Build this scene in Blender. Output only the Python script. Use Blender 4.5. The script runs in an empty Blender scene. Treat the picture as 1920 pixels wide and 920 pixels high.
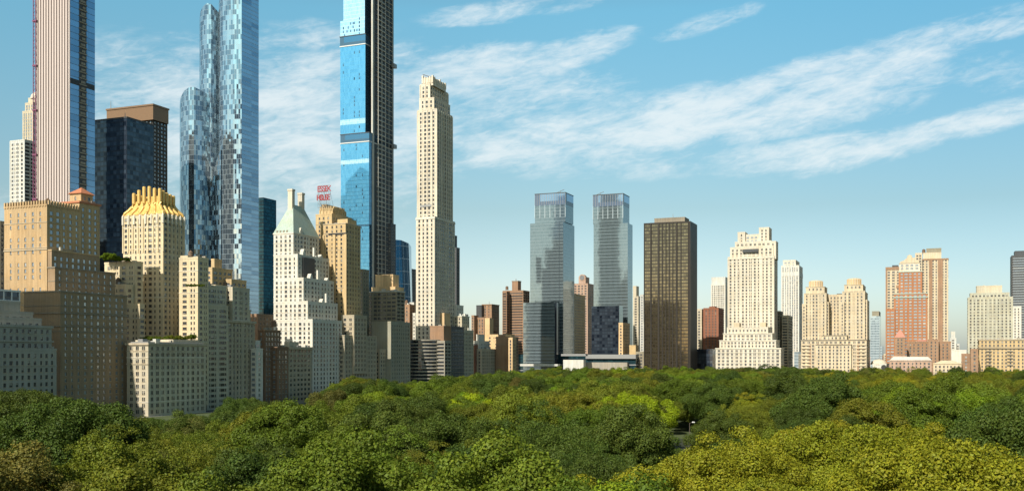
import bpy, math, random
import numpy as np
from mathutils import Vector, Matrix

random.seed(7)
SC = bpy.context.scene
COL = SC.collection
# ------------------------------------------------------------------ camera, sky, sun, exposure
F = 1950.0          # focal length in photo pixels (photo 1920 wide)
HOR = 668.0         # horizon row
EYE = 34.0          # eye height (m)
TH = math.radians(22.0)
NX, NY = math.cos(TH), -math.sin(TH)      # towards the park (north)
UX, UY = math.sin(TH), math.cos(TH)       # along the park's south street (west)

cam_d = bpy.data.cameras.new('camera')
cam_d.sensor_width = 36.0
cam_d.lens = 36.0 * F / 1920.0
cam_d.shift_y = (HOR - 460.0) / 1920.0
cam_d.clip_start = 1.0
cam_d.clip_end = 30000.0
cam = bpy.data.objects.new('camera', cam_d)
COL.objects.link(cam)
cam.location = (0, 0, EYE)
cam.rotation_euler = (math.radians(90), 0, 0)
SC.camera = cam

SUN_TH = math.radians(8.0)
SUN_EL = math.radians(39.0)
sx = -UX * math.cos(SUN_TH) - NX * math.sin(SUN_TH)
sy = -UY * math.cos(SUN_TH) - NY * math.sin(SUN_TH)
sun_vec = Vector((sx * math.cos(SUN_EL), sy * math.cos(SUN_EL), math.sin(SUN_EL)))
sl = bpy.data.lights.new('sun', 'SUN')
sl.energy = 4.8
sl.angle = math.radians(0.53)
sl.color = (1.0, 0.93, 0.83)
so = bpy.data.objects.new('sun', sl)
COL.objects.link(so)
so.rotation_euler = sun_vec.to_track_quat('Z', 'Y').to_euler()
so.location = (0, 0, 600)

SC.view_settings.view_transform = 'Standard'
SC.view_settings.look = 'None'
SC.view_settings.exposure = 0.36
SC.view_settings.gamma = 1.0
SC.cycles.max_bounces = 6
SC.cycles.diffuse_bounces = 2
SC.cycles.glossy_bounces = 3
SC.cycles.transmission_bounces = 3
SC.cycles.transparent_max_bounces = 4


class NT:
    """small helper for building node trees"""
    def __init__(s, tree):
        s.t = tree
        s.n = tree.nodes
        s.l = tree.links

    def new(s, typ, **kw):
        nd = s.n.new(typ)
        for k, v in kw.items():
            setattr(nd, k, v)
        return nd

    def put(s, sock, v):
        if hasattr(v, 'is_linked') or isinstance(v, bpy.types.NodeSocket):
            s.l.new(v, sock)
        else:
            sock.default_value = v

    def math(s, op, a, b=0.0, c=0.0, clamp=False):
        nd = s.new('ShaderNodeMath', operation=op)
        nd.use_clamp = clamp
        s.put(nd.inputs[0], a)
        s.put(nd.inputs[1], b)
        if op in ('MULTIPLY_ADD', 'SMOOTH_MIN', 'COMPARE'):
            s.put(nd.inputs[2], c)
        return nd.outputs[0]

    def vmath(s, op, a, b=(0, 0, 0)):
        nd = s.new('ShaderNodeVectorMath', operation=op)
        s.put(nd.inputs[0], a)
        s.put(nd.inputs[1], b)
        return nd.outputs[0]

    def mix(s, f, a, b, typ='RGBA', blend='MIX'):
        nd = s.new('ShaderNodeMix', data_type=typ)
        if typ == 'RGBA':
            nd.blend_type = blend
        i0 = {'FLOAT': 2, 'VECTOR': 4, 'RGBA': 6}[typ]
        s.put(nd.inputs[0], f)
        s.put(nd.inputs[i0], a if typ != 'RGBA' or not isinstance(a, tuple) else (*a[:3], 1))
        s.put(nd.inputs[i0 + 1], b if typ != 'RGBA' or not isinstance(b, tuple) else (*b[:3], 1))
        return nd.outputs[{'FLOAT': 0, 'VECTOR': 1, 'RGBA': 2}[typ]]

    def ramp(s, v, lo, hi, a=0.0, b=1.0, smooth=True):
        nd = s.new('ShaderNodeMapRange')
        nd.interpolation_type = 'SMOOTHSTEP' if smooth else 'LINEAR'
        s.put(nd.inputs[0], v)
        for i, x in ((1, lo), (2, hi), (3, a), (4, b)):
            s.put(nd.inputs[i], x)
        return nd.outputs[0]

    def noise(s, vec, scale, detail=3.0, rough=0.55, dim='3D', dist=0.0):
        nd = s.new('ShaderNodeTexNoise', noise_dimensions=dim)
        s.put(nd.inputs['Vector'], vec)
        nd.inputs['Scale'].default_value = scale
        nd.inputs['Detail'].default_value = detail
        nd.inputs['Roughness'].default_value = rough
        nd.inputs['Distortion'].default_value = dist
        return nd.outputs[0]

    def xyz(s, v):
        nd = s.new('ShaderNodeSeparateXYZ')
        s.put(nd.inputs[0], v)
        return nd.outputs

    def comb(s, x, y, z=0.0):
        nd = s.new('ShaderNodeCombineXYZ')
        for i, q in enumerate((x, y, z)):
            s.put(nd.inputs[i], q)
        return nd.outputs[0]


# ---- world: Nishita sky with cirrus
W = bpy.data.worlds.new('World')
SC.world = W
W.use_nodes = True
w = NT(W.node_tree)
w.n.clear()
sky = w.new('ShaderNodeTexSky', sky_type='NISHITA')
sky.sun_disc = False
sky.sun_elevation = SUN_EL
sky.sun_rotation = math.atan2(sx, sy)
sky.altitude = 50
sky.air_density = 1.0
sky.dust_density = 1.2
sky.ozone_density = 1.6
tc = w.new('ShaderNodeTexCoord').outputs['Generated']
d = w.xyz(tc)
hyp = w.math('SQRT', w.math('ADD', w.math('MULTIPLY', d[0], d[0]), w.math('MULTIPLY', d[1], d[1])))
el = w.math('DIVIDE', d[2], w.math('MAXIMUM', hyp, 0.001))         # tan of elevation
az = w.math('ARCTAN2', d[0], d[1])


def bump(px, py, rx, ry, rot=0.0):
    """soft elliptical cloud bank centred on a compass direction and elevation"""
    a0 = math.atan((px - 960) / F)
    e0 = (HOR - py) / F * math.cos(a0)
    c, s_ = math.cos(math.radians(rot)), math.sin(math.radians(rot))
    da = w.math('SUBTRACT', az, a0)
    de = w.math('SUBTRACT', el, e0)
    u = w.math('ADD', w.math('MULTIPLY', da, c * F / rx), w.math('MULTIPLY', de, s_ * F / rx))
    v = w.math('ADD', w.math('MULTIPLY', da, -s_ * F / ry), w.math('MULTIPLY', de, c * F / ry))
    q = w.math('ADD', w.math('MULTIPLY', u, u), w.math('MULTIPLY', v, v))
    return w.ramp(q, 0.0, 1.0, 1.0, 0.0)


def streak(rot, sx_, sy_, scale, detail, seed, dist=0.0):
    c, s_ = math.cos(math.radians(rot)), math.sin(math.radians(rot))
    u = w.math('ADD', w.math('MULTIPLY', az, c), w.math('MULTIPLY', el, s_))
    v = w.math('ADD', w.math('MULTIPLY', az, -s_), w.math('MULTIPLY', el, c))
    return w.noise(w.comb(w.math('MULTIPLY', u, sx_), w.math('MULTIPLY', v, sy_), seed), scale, detail, 0.62, dist=dist)


banks = [(330, 230, 230, 170, 0, .72), (590, 250, 300, 200, 8, .85), (620, 130, 200, 60, 10, .45), (900, 140, 190, 62, 5, .8),
         (1070, 98, 130, 34, 16, .95), (975, 15, 190, 26, 8, .75), (1330, 42, 110, 20, 14, .5),
         (1010, 190, 200, 60, 6, .6), (1130, 255, 300, 80, 3, .85), (1370, 215, 420, 66, 7, 1.0), (1560, 135, 400, 40, 11, .9),
         (1770, 80, 240, 30, 13, .6), (1520, 290, 260, 36, 3, .9), (1740, 252, 290, 30, 12, 1.0),
         (1860, 140, 120, 45, 5, .45), (60, 420, 240, 100, 0, .4), (480, 400, 280, 90, 0, .5), (1200, 300, 260, 40, 0, .55)]
mask = None
for bx_, by_, rx, ry, rt, am in banks:
    b_ = w.math('MULTIPLY', bump(bx_, by_, rx * 1.25, ry * 1.25, rt), am)
    mask = b_ if mask is None else w.math('MAXIMUM', mask, b_)
n1 = streak(7, 6.0, 20.0, 2.2, 8.0, 3.1, 0.5)
n2 = streak(11, 26.0, 80.0, 2.0, 9.0, 8.7, 0.8)
n3 = streak(0, 5.0, 9.0, 2.6, 7.0, 1.7, 0.2)
nn = w.math('ADD', w.math('ADD', w.math('MULTIPLY', n1, 0.48), w.math('MULTIPLY', n2, 0.25)), w.math('MULTIPLY', n3, 0.28))
nn = w.math('ADD', w.math('MULTIPLY', w.math('SUBTRACT', nn, 0.5), 1.7), 0.5)
dens = w.math('ADD', nn, w.math('MULTIPLY', mask, 0.40))
cl = w.ramp(dens, 0.56, 1.08, 0.0, 1.0)
above = w.ramp(el, 0.0, 0.06)
cl = w.math('MULTIPLY', w.math('MULTIPLY', cl, above), w.ramp(mask, 0.02, 0.35))
skyc = w.mix(1.0, sky.outputs[0], (0.98, 1.10, 1.0), blend='MULTIPLY')
# added sky tint: milky low, turquoise higher, overhead warmed and dimmed against blue fill
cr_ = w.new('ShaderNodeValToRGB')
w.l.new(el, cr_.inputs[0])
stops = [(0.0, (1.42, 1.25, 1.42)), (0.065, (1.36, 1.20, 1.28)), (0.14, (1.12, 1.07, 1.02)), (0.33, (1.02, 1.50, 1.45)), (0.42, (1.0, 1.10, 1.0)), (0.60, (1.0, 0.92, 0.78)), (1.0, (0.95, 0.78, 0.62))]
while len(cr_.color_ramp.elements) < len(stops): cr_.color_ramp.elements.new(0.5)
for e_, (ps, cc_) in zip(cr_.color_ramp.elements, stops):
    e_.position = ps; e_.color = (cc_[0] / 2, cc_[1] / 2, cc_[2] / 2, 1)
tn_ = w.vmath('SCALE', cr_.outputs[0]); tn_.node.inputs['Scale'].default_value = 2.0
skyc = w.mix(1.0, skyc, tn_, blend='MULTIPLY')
azf = w.ramp(az, 0.02, 0.5, 1.0, 0.82)
skyc = w.vmath('MULTIPLY', skyc, w.comb(azf, w.math('POWER', azf, 0.6), w.math('POWER', azf, 0.35)))
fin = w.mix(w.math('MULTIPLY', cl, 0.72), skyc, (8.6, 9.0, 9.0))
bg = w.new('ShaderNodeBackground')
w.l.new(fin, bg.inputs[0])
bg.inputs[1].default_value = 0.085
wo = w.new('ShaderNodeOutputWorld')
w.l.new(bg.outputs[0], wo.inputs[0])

# ------------------------------------------------------------------ materials
def newmat(name):
    m = bpy.data.materials.new(name)
    m.use_nodes = True
    t = NT(m.node_tree)
    p = m.node_tree.nodes['Principled BSDF']
    return m, t, p


def wall_mat(name, col, rough=0.85, var=0.26, streak_=0.42, band=0.0, fine=0.20):
    m, t, p = newmat(name)
    oc = t.new('ShaderNodeTexCoord').outputs['Object']
    big = t.noise(oc, 0.045, 3)
    fin_ = t.noise(oc, 1.3, 4, 0.7)
    sc = t.vmath('MULTIPLY', oc, (0.9, 0.9, 0.045))
    st = t.noise(sc, 1.0, 4, 0.65)
    f = t.math('ADD', t.math('MULTIPLY', t.math('SUBTRACT', big, 0.5), var * 2.2),
               t.math('MULTIPLY', t.math('SUBTRACT', fin_, 0.5), fine * 2))
    f = t.math('ADD', f, t.math('MULTIPLY', t.math('SUBTRACT', st, 0.5), streak_ * 2))
    if band:
        z = t.xyz(oc)[2]
        row = t.math('FLOOR', t.math('DIVIDE', z, 3.5))
        wn = t.new('ShaderNodeTexWhiteNoise', noise_dimensions='1D')
        t.l.new(row, wn.inputs['W'])
        f = t.math('ADD', f, t.math('MULTIPLY', t.math('SUBTRACT', wn.outputs[0], 0.5), band))
    g = t.math('ADD', f, 1.0)
    c = t.vmath('SCALE', (col[0], col[1], col[2]))
    sc_n = c.node
    sc_n.inputs[0].default_value = col[:3]
    t.l.new(g, sc_n.inputs['Scale'])
    # a little hue drift between warm dust and the masonry's own colour
    hue = t.mix(t.ramp(t.noise(oc, 0.17, 3), 0.35, 0.75), (1, 1, 1), (1.05, 0.99, 0.90))
    cc = t.mix(1.0, c, hue, blend='MULTIPLY')
    t.l.new(cc, p.inputs['Base Color'])
    p.inputs['Roughness'].default_value = rough
    p.inputs['Specular IOR Level'].default_value = 0.25
    return m


def window_mat(name, glass=(0.015, 0.02, 0.028), blind=(0.55, 0.53, 0.46), frame=(0.35, 0.34, 0.30), pb=0.38, refl=0.30, fw=0.07):
    m, t, p = newmat(name)
    uv = t.new('ShaderNodeUVMap').outputs[0]
    u, v, _ = t.xyz(uv)
    oi = t.new('ShaderNodeObjectInfo').outputs['Random']
    ge = t.new('ShaderNodeNewGeometry').outputs['Random Per Island']
    r = t.math('FRACT', t.math('ADD', t.math('MULTIPLY', oi, 7.13), t.math('MULTIPLY', ge, 3.77)))
    r2 = t.math('FRACT', t.math('MULTIPLY', r, 17.31))
    r3 = t.math('FRACT', t.math('MULTIPLY', r, 53.7))
    has = t.math('LESS_THAN', r2, pb)
    bl = t.math('MULTIPLY', has, t.math('GREATER_THAN', v, t.math('SUBTRACT', 1.0, t.math('ADD', 0.15, t.math('MULTIPLY', r3, 0.85)))))
    gc = t.mix(r3, glass, tuple(g * 2.6 for g in glass))
    c1 = t.mix(t.math('MULTIPLY', bl, 0.75), gc, blind)
    du = t.math('MINIMUM', u, t.math('SUBTRACT', 1.0, u))
    dv = t.math('MINIMUM', v, t.math('SUBTRACT', 1.0, v))
    e = t.math('MINIMUM', t.math('SUBTRACT', du, fw), t.math('SUBTRACT', dv, fw * 0.7))
    rail = t.math('LESS_THAN', t.math('ABSOLUTE', t.math('SUBTRACT', v, 0.5)), 0.025)
    fr = t.math('MAXIMUM', t.math('LESS_THAN', e, 0.0), rail)
    c2 = t.mix(fr, c1, frame)
    t.l.new(c2, p.inputs['Base Color'])
    t.l.new(t.math('MULTIPLY', t.math('SUBTRACT', 1.0, fr), refl), p.inputs['Metallic'])
    c3 = t.mix(t.math('MULTIPLY', t.math('SUBTRACT', 1.0, fr), refl), c2, (0.55, 0.6, 0.65))
    t.l.new(c3, p.inputs['Base Color'])
    p.inputs['Roughness'].default_value = 0.12
    return m


def glass_mat(name, tint, dark, cell=(1.5, 3.8), mixv=0.35, line=(0.3, 0.33, 0.36), lw=0.06, lh=0.06, metal=0.75, tilt=0.02, contrast=1.0, spand=0.0, spc=(0.2, 0.2, 0.2), rough=0.06, hard=False):
    """curtain wall: reflective panels that differ slightly, thin mullions, optional opaque spandrels"""
    m, t, p = newmat(name)
    uv = t.new('ShaderNodeUVMap').outputs[0]
    u, v, _ = t.xyz(uv)
    uu = t.math('DIVIDE', u, cell[0])
    vv = t.math('DIVIDE', v, cell[1])
    cu, cv = t.math('FLOOR', uu), t.math('FLOOR', vv)
    wn = t.new('ShaderNodeTexWhiteNoise', noise_dimensions='3D')
    t.l.new(t.comb(cu, cv, 3.3), wn.inputs['Vector'])
    val = wn.outputs['Value']
    if hard:
        f = t.ramp(val, 0.55 - 0.15, 0.62, 0, 1)
    else:
        f = t.math('POWER', val, 1.3)
    f = t.math('MULTIPLY', f, mixv)
    big = t.noise(t.comb(t.math('MULTIPLY', u, 0.02), t.math('MULTIPLY', v, 0.02)), 3.0, 4)
    f = t.math('ADD', f, t.math('MULTIPLY', t.math('SUBTRACT', big, 0.5), 0.5), clamp=True)
    c = t.mix(f, tint, dark)
    fu, fv = t.math('FRACT', uu), t.math('FRACT', vv)
    if spand:
        sp = t.math('LESS_THAN', fv, spand)
        c = t.mix(sp, c, spc)
    ln = t.math('MAXIMUM', t.math('LESS_THAN', fu, lw), t.math('LESS_THAN', fv, lh))
    c = t.mix(ln, c, line)
    t.l.new(c, p.inputs['Base Color'])
    mt = t.math('MULTIPLY', t.math('SUBTRACT', 1.0, ln), metal)
    if spand:
        mt = t.math('MULTIPLY', mt, t.math('SUBTRACT', 1.0, t.math('MULTIPLY', sp, 0.8)))
    t.l.new(mt, p.inputs['Metallic'])
    nrm = t.new('ShaderNodeNewGeometry').outputs['Normal']
    off = t.vmath('SCALE', t.vmath('SUBTRACT', wn.outputs['Color'], (0.5, 0.5, 0.5)))
    off.node.inputs['Scale'].default_value = tilt
    wob = t.vmath('SUBTRACT', t.new('ShaderNodeTexNoise').outputs[1], (0.5, 0.5, 0.5))
    wob.node.inputs[0].links[0].from_node.inputs['Scale'].default_value = 0.12
    t.l.new(t.new('ShaderNodeTexCoord').outputs['Object'], wob.node.inputs[0].links[0].from_node.inputs['Vector'])
    wo2 = t.vmath('SCALE', wob)
    wo2.node.inputs['Scale'].default_value = 0.015
    nv = t.vmath('NORMALIZE', t.vmath('ADD', t.vmath('ADD', nrm, off), wo2))
    t.l.new(nv, p.inputs['Normal'])
    p.inputs['Roughness'].default_value = rough
    return m


def flat_mat(name, col, rough=0.7, metal=0.0, var=0.1):
    m, t, p = newmat(name)
    oc = t.new('ShaderNodeTexCoord').outputs['Object']
    n = t.noise(oc, 0.8, 4)
    c = t.mix(n, tuple(x * (1 - var) for x in col), tuple(min(1, x * (1 + var)) for x in col))
    t.l.new(c, p.inputs['Base Color'])
    p.inputs['Roughness'].default_value = rough
    p.inputs['Metallic'].default_value = metal
    return m


def leaf_mat(name, attr):
    m, t, p = newmat(name)
    if attr:
        a = t.new('ShaderNodeAttribute', attribute_type='INSTANCER', attribute_name='tint')
        base = a.outputs['Color']
    else:
        base = t.new('ShaderNodeObjectInfo').outputs['Color']
    isl = t.new('ShaderNodeNewGeometry').outputs['Random Per Island']
    oc = t.new('ShaderNodeTexCoord').outputs['Object']
    n = t.noise(oc, 0.35, 3)
    g = t.math('ADD', t.math('MULTIPLY', isl, 0.42), t.math('MULTIPLY', n, 1.1))
    c = t.vmath('SCALE', base)
    t.l.new(t.math('ADD', g, 0.25), c.node.inputs['Scale'])
    hue = t.mix(t.math('FRACT', t.math('MULTIPLY', isl, 13.7)), (0.88, 1.0, 1.05), (1.12, 1.03, 0.82))
    c = t.mix(1.0, c, hue, blend='MULTIPLY')
    dif = t.new('ShaderNodeBsdfDiffuse')
    tra = t.new('ShaderNodeBsdfTranslucent')
    glo = t.new('ShaderNodeBsdfGlossy')
    glo.inputs['Roughness'].default_value = 0.6
    glo.inputs['Color'].default_value = (0.6, 0.65, 0.6, 1)
    t.l.new(c, dif.inputs[0])
    t.l.new(t.mix(1.0, c, (1.25, 1.25, 0.5), blend='MULTIPLY'), tra.inputs[0])
    mx = t.new('ShaderNodeMixShader')
    mx.inputs[0].default_value = 0.16
    t.l.new(dif.outputs[0], mx.inputs[1])
    t.l.new(tra.outputs[0], mx.inputs[2])
    m2 = t.new('ShaderNodeMixShader')
    m2.inputs[0].default_value = 0.02
    t.l.new(mx.outputs[0], m2.inputs[1])
    t.l.new(glo.outputs[0], m2.inputs[2])
    out = [n_ for n_ in m.node_tree.nodes if n_.type == 'OUTPUT_MATERIAL'][0]
    t.l.new(m2.outputs[0], out.inputs[0])
    m.node_tree.nodes.remove(p)
    return m


M = {
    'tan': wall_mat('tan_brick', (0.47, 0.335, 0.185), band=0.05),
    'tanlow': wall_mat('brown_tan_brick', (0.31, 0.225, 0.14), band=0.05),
    'cream': wall_mat('cream_brick', (0.58, 0.49, 0.325), band=0.04),
    'cream2': wall_mat('pale_limestone', (0.49, 0.44, 0.33), band=0.05),
    'cream3': wall_mat('weathered_limestone', (0.41, 0.355, 0.26), band=0.06, var=0.2),
    'white': wall_mat('white_brick', (0.58, 0.56, 0.49), band=0.05, var=0.2, streak_=0.25),
    'ivory': wall_mat('ivory_limestone', (0.58, 0.53, 0.43), band=0.03),
    'ivory2': wall_mat('warm_ivory_limestone', (0.54, 0.455, 0.32), band=0.03),
    'gold_tan': wall_mat('golden_tan_brick', (0.50, 0.375, 0.205), band=0.05),
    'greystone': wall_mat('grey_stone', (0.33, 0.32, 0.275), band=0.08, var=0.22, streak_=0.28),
    'olive_grey': wall_mat('olive_grey_brick', (0.27, 0.245, 0.18), band=0.06),
    'blank': wall_mat('grey_green_render', (0.31, 0.30, 0.235), fine=0.06),
    'brown': wall_mat('brown_brick', (0.22, 0.14, 0.09), band=0.06, var=0.22),
    'brown2': wall_mat('chocolate_brick', (0.30, 0.19, 0.12), band=0.06),
    'red': wall_mat('red_brick', (0.26, 0.115, 0.07), band=0.05),
    'orange': wall_mat('orange_brick', (0.37, 0.165, 0.08), band=0.05),
    'pink': wall_mat('pink_brick', (0.40, 0.28, 0.21), band=0.05),
    'mellow': wall_mat('mellow_yellow_brick', (0.60, 0.43, 0.24), band=0.04),
    'lightgrey': wall_mat('light_grey_concrete', (0.52, 0.52, 0.47), band=0.06),
    'darkgrey': wall_mat('dark_grey_metal_cladding', (0.07, 0.075, 0.08), rough=0.5),
    'black': wall_mat('black_bronze_cladding', (0.035, 0.03, 0.025), rough=0.4),
    'concrete': wall_mat('bare_concrete', (0.30, 0.28, 0.23)),
    'greenwhite': wall_mat('pale_green_brick', (0.42, 0.41, 0.32), band=0.05),
    'trim': wall_mat('stone_trim', (0.44, 0.38, 0.28)),
    'trimdark': wall_mat('dark_stone_trim', (0.25, 0.22, 0.17)),
    'trimwhite': wall_mat('white_stone_trim', (0.62, 0.58, 0.48)),
    'gold': flat_mat('gilded_metal', (0.66, 0.43, 0.13), 0.45, 0.25, .35),
    'copper': wall_mat('green_copper', (0.34, 0.42, 0.36), rough=0.6, streak_=0.4),
    'terracotta': flat_mat('terracotta_tile', (0.45, 0.17, 0.08)),
    'pinktile': flat_mat('pink_tile', (0.42, 0.19, 0.13)),
    'steel': flat_mat('painted_steel', (0.28, 0.28, 0.27), 0.5, 0.3),
    'purple': flat_mat('plum_painted_steel', (0.20, 0.06, 0.12), 0.6),
    'wood': flat_mat('weathered_wood', (0.16, 0.10, 0.06)),
    'roofing': flat_mat('roof_gravel', (0.22, 0.20, 0.17), 0.95),
    'redpaint': flat_mat('red_enamel', (0.30, 0.035, 0.04), 0.45),
    'bronze': flat_mat('bronze_brown_cladding', (0.22, 0.13, 0.07), 0.45, 0.3),
    'fin': flat_mat('pale_terracotta_fins', (0.50, 0.42, 0.38), 0.55),
    'findark': flat_mat('bronze_strip', (0.14, 0.10, 0.09), 0.4, 0.5),
    'whitepaint': flat_mat('white_paint', (0.66, 0.66, 0.62), 0.5),
    'darkpaint': flat_mat('dark_paint', (0.03, 0.03, 0.03), 0.5),
    'bark': flat_mat('bark', (0.10, 0.08, 0.06), 0.95, 0, 0.4),
    'win': window_mat('sash_window', (0.007, 0.008, 0.010), (0.42, 0.39, 0.32), (0.07, 0.065, 0.055), 0.22, 0.08),
    'winl': window_mat('pale_sash_window', (0.04, 0.05, 0.06), (0.6, 0.58, 0.5), (0.35, 0.33, 0.28), 0.4, 0.35),
    'wind': window_mat('dark_window', (0.008, 0.009, 0.011), (0.35, 0.33, 0.28), (0.05, 0.045, 0.04), 0.12, 0.15),
    'winb': window_mat('blue_window', (0.03, 0.055, 0.08), (0.5, 0.5, 0.46), (0.2, 0.2, 0.2), 0.25, 0.5),
    'g_one': glass_mat('patchwork_glass', (0.46, 0.56, 0.61), (0.14, 0.20, 0.26), (1.9, 4.6), 0.85, (0.30, 0.38, 0.42), 0.05, 0.04, 0.8, 0.09, hard=True),
    'g_onen': glass_mat('striped_pale_glass', (0.42, 0.53, 0.64), (0.24, 0.33, 0.44), (46.0, 3.8), 0.9, (0.36, 0.43, 0.50), 0.0, 0.12, 0.7, 0.003),
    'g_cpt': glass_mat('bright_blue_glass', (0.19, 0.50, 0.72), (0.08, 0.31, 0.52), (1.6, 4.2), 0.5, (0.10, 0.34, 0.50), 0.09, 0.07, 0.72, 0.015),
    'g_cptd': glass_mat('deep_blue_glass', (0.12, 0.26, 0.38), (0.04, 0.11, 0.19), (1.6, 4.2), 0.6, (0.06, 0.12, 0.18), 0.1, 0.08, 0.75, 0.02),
    'g_cpty': glass_mat('protective_film_glass', (0.55, 0.75, 0.85), (0.30, 0.55, 0.70), (1.6, 4.2), 0.6, (0.5, 0.7, 0.8), 0.08, 0.08, 0.6, 0.02),
    'g_st': glass_mat('slate_blue_glass', (0.30, 0.42, 0.56), (0.12, 0.19, 0.28), (9.0, 4.6), 0.5, (0.10, 0.14, 0.20), 0.02, 0.08, 0.8, 0.01),
    'g_tw': glass_mat('grey_blue_glass', (0.21, 0.265, 0.285), (0.15, 0.20, 0.22), (1.5, 3.9), 0.5, (0.23, 0.29, 0.31), 0.10, 0.10, 0.75, 0.004),
    'g_navy': glass_mat('navy_black_glass', (0.075, 0.10, 0.13), (0.010, 0.016, 0.028), (3.2, 3.7), 1.0, (0.02, 0.025, 0.035), 0.12, 0.25, 0.5, 0.02),
    'g_green': glass_mat('dark_green_glass', (0.05, 0.13, 0.15), (0.012, 0.035, 0.05), (3.0, 3.8), 0.7, (0.015, 0.03, 0.04), 0.05, 0.3, 0.6, 0.02),
    'g_bronze': glass_mat('bronze_glass', (0.24, 0.20, 0.12), (0.07, 0.06, 0.04), (2.4, 3.6), 0.7, (0.05, 0.04, 0.03), 0.12, 0.10, 0.85, 0.01, spand=0.38, spc=(0.045, 0.036, 0.025)),
    'g_hearst': glass_mat('steel_blue_glass', (0.16, 0.26, 0.36), (0.08, 0.15, 0.24), (6.5, 15.0), 0.5, (0.45, 0.55, 0.62), 0.08, 0.05, 0.75, 0.02),
    'g_far': glass_mat('pale_tower_glass', (0.48, 0.60, 0.66), (0.22, 0.32, 0.38), (2.0, 3.6), 0.6, (0.45, 0.52, 0.54), 0.15, 0.2, 0.6, 0.01),
}
LEAF = leaf_mat('broadleaf_foliage', False)
LEAF_FAR = leaf_mat('distant_foliage', True)

# ------------------------------------------------------------------ geometry helpers
class MB:
    """collects quads / polys (numpy) with optional uv, builds one mesh"""
    def __init__(s):
        s.v = []; s.f = []; s.uv = []; s.n = 0

    def quads(s, Q, UV=None):
        Q = np.asarray(Q, dtype=float).reshape(-1, 4, 3)
        k = len(Q)
        if k == 0: return
        s.v.append(Q.reshape(-1, 3))
        s.f.append(('q', (np.arange(k * 4) + s.n).reshape(-1, 4)))
        if UV is None:
            UV = np.tile(np.array([[0, 0], [1, 0], [1, 1], [0, 1]], float), (k, 1, 1))
        s.uv.append(np.asarray(UV, float).reshape(-1, 2))
        s.n += k * 4

    def poly(s, P, UV=None):
        P = np.asarray(P, float).reshape(-1, 3)
        s.v.append(P)
        s.f.append(('p', np.arange(len(P)) + s.n))
        s.uv.append(np.zeros((len(P), 2)) if UV is None else np.asarray(UV, float))
        s.n += len(P)

    def box(s, x0, x1, y0, y1, z0, z1):
        a = [(x0, y0), (x1, y0), (x1, y1), (x0, y1)]
        Q = []
        for i in range(4):
            p, q = a[i], a[(i + 1) % 4]
            Q.append([(*p, z0), (*q, z0), (*q, z1), (*p, z1)])
        Q.append([(*a[0], z1), (*a[1], z1), (*a[2], z1), (*a[3], z1)])
        Q.append([(*a[3], z0), (*a[2], z0), (*a[1], z0), (*a[0], z0)])
        s.quads(Q)

    def tube(s, pts, radii, sides=8, cap=True):
        pts = [Vector(p) for p in pts]
        rings = []
        for i, p in enumerate(pts):
            dd = (pts[min(i + 1, len(pts) - 1)] - pts[max(i - 1, 0)]).normalized()
            up = Vector((0, 0, 1)) if abs(dd.z) < 0.95 else Vector((0, 1, 0))
            a = dd.cross(up).normalized(); b = a.cross(dd).normalized()
            r = radii[i] if hasattr(radii, '__len__') else radii
            rings.append([p + (a * math.cos(t) + b * math.sin(t)) * r for t in [2 * math.pi * k / sides for k in range(sides)]])
        Q = []
        for i in range(len(rings) - 1):
            for k in range(sides):
                k2 = (k + 1) % sides
                Q.append([rings[i][k2], rings[i][k], rings[i + 1][k], rings[i + 1][k2]])
        s.quads([[tuple(c) for c in q] for q in Q])
        if cap:
            s.poly([tuple(c) for c in rings[-1]])
            s.poly([tuple(c) for c in reversed(rings[0])])

    def beam(s, a, b, w=0.2):
        s.tube([a, b], w / 2, 4)

    def mesh(s, name, mat, smooth=False):
        me = bpy.data.meshes.new(name)
        if s.n == 0: return me
        V = np.concatenate(s.v)
        tot, starts, li = 0, [], []
        for kind, f in s.f:
            if kind == 'q':
                li.append(f.reshape(-1)); starts.append(tot + np.arange(len(f)) * 4); tot += len(f) * 4
            else:
                li.append(f); starts.append(np.array([tot])); tot += len(f)
        li = np.concatenate(li); starts = np.concatenate(starts)
        me.vertices.add(len(V)); me.vertices.foreach_set('co', V.astype(np.float32).ravel())
        me.loops.add(len(li)); me.loops.foreach_set('vertex_index', li.astype(np.int32))
        me.polygons.add(len(starts)); me.polygons.foreach_set('loop_start', starts.astype(np.int32))
        if smooth: me.polygons.foreach_set('use_smooth', np.ones(len(starts), bool))
        me.update(calc_edges=True)
        ul = me.uv_layers.new(name='UVMap')
        ul.data.foreach_set('uv', np.concatenate(s.uv)[li].astype(np.float32).ravel())
        me.materials.append(mat)
        me.validate()
        return me

    def build(s, name, mat, parent=None, smooth=False, label=None):
        if s.n == 0: return None
        o = bpy.data.objects.new(name, s.mesh(name, mat, smooth))
        COL.objects.link(o)
        if parent: o.parent = parent
        if label: o['label'] = label
        return o


def tag(o, label=None, cat=None, group=None, kind=None):
    if label: o['label'] = label
    if cat: o['category'] = cat
    if group: o['group'] = group
    if kind: o['kind'] = kind
    return o


def empty(name, loc, rz=0.0):
    o = bpy.data.objects.new(name, None)
    o.empty_display_size = 2
    COL.objects.link(o)
    o.location = loc
    o.rotation_euler = (0, 0, rz)
    return o


def wp(px, D, y=None):
    return Vector(((px - 960) / F * D, D, EYE + (HOR - y) * D / F if y is not None else 0.0))


CT, ST = math.cos(TH), math.sin(TH)
ALLWIN = []     # per building: list of window records


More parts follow.
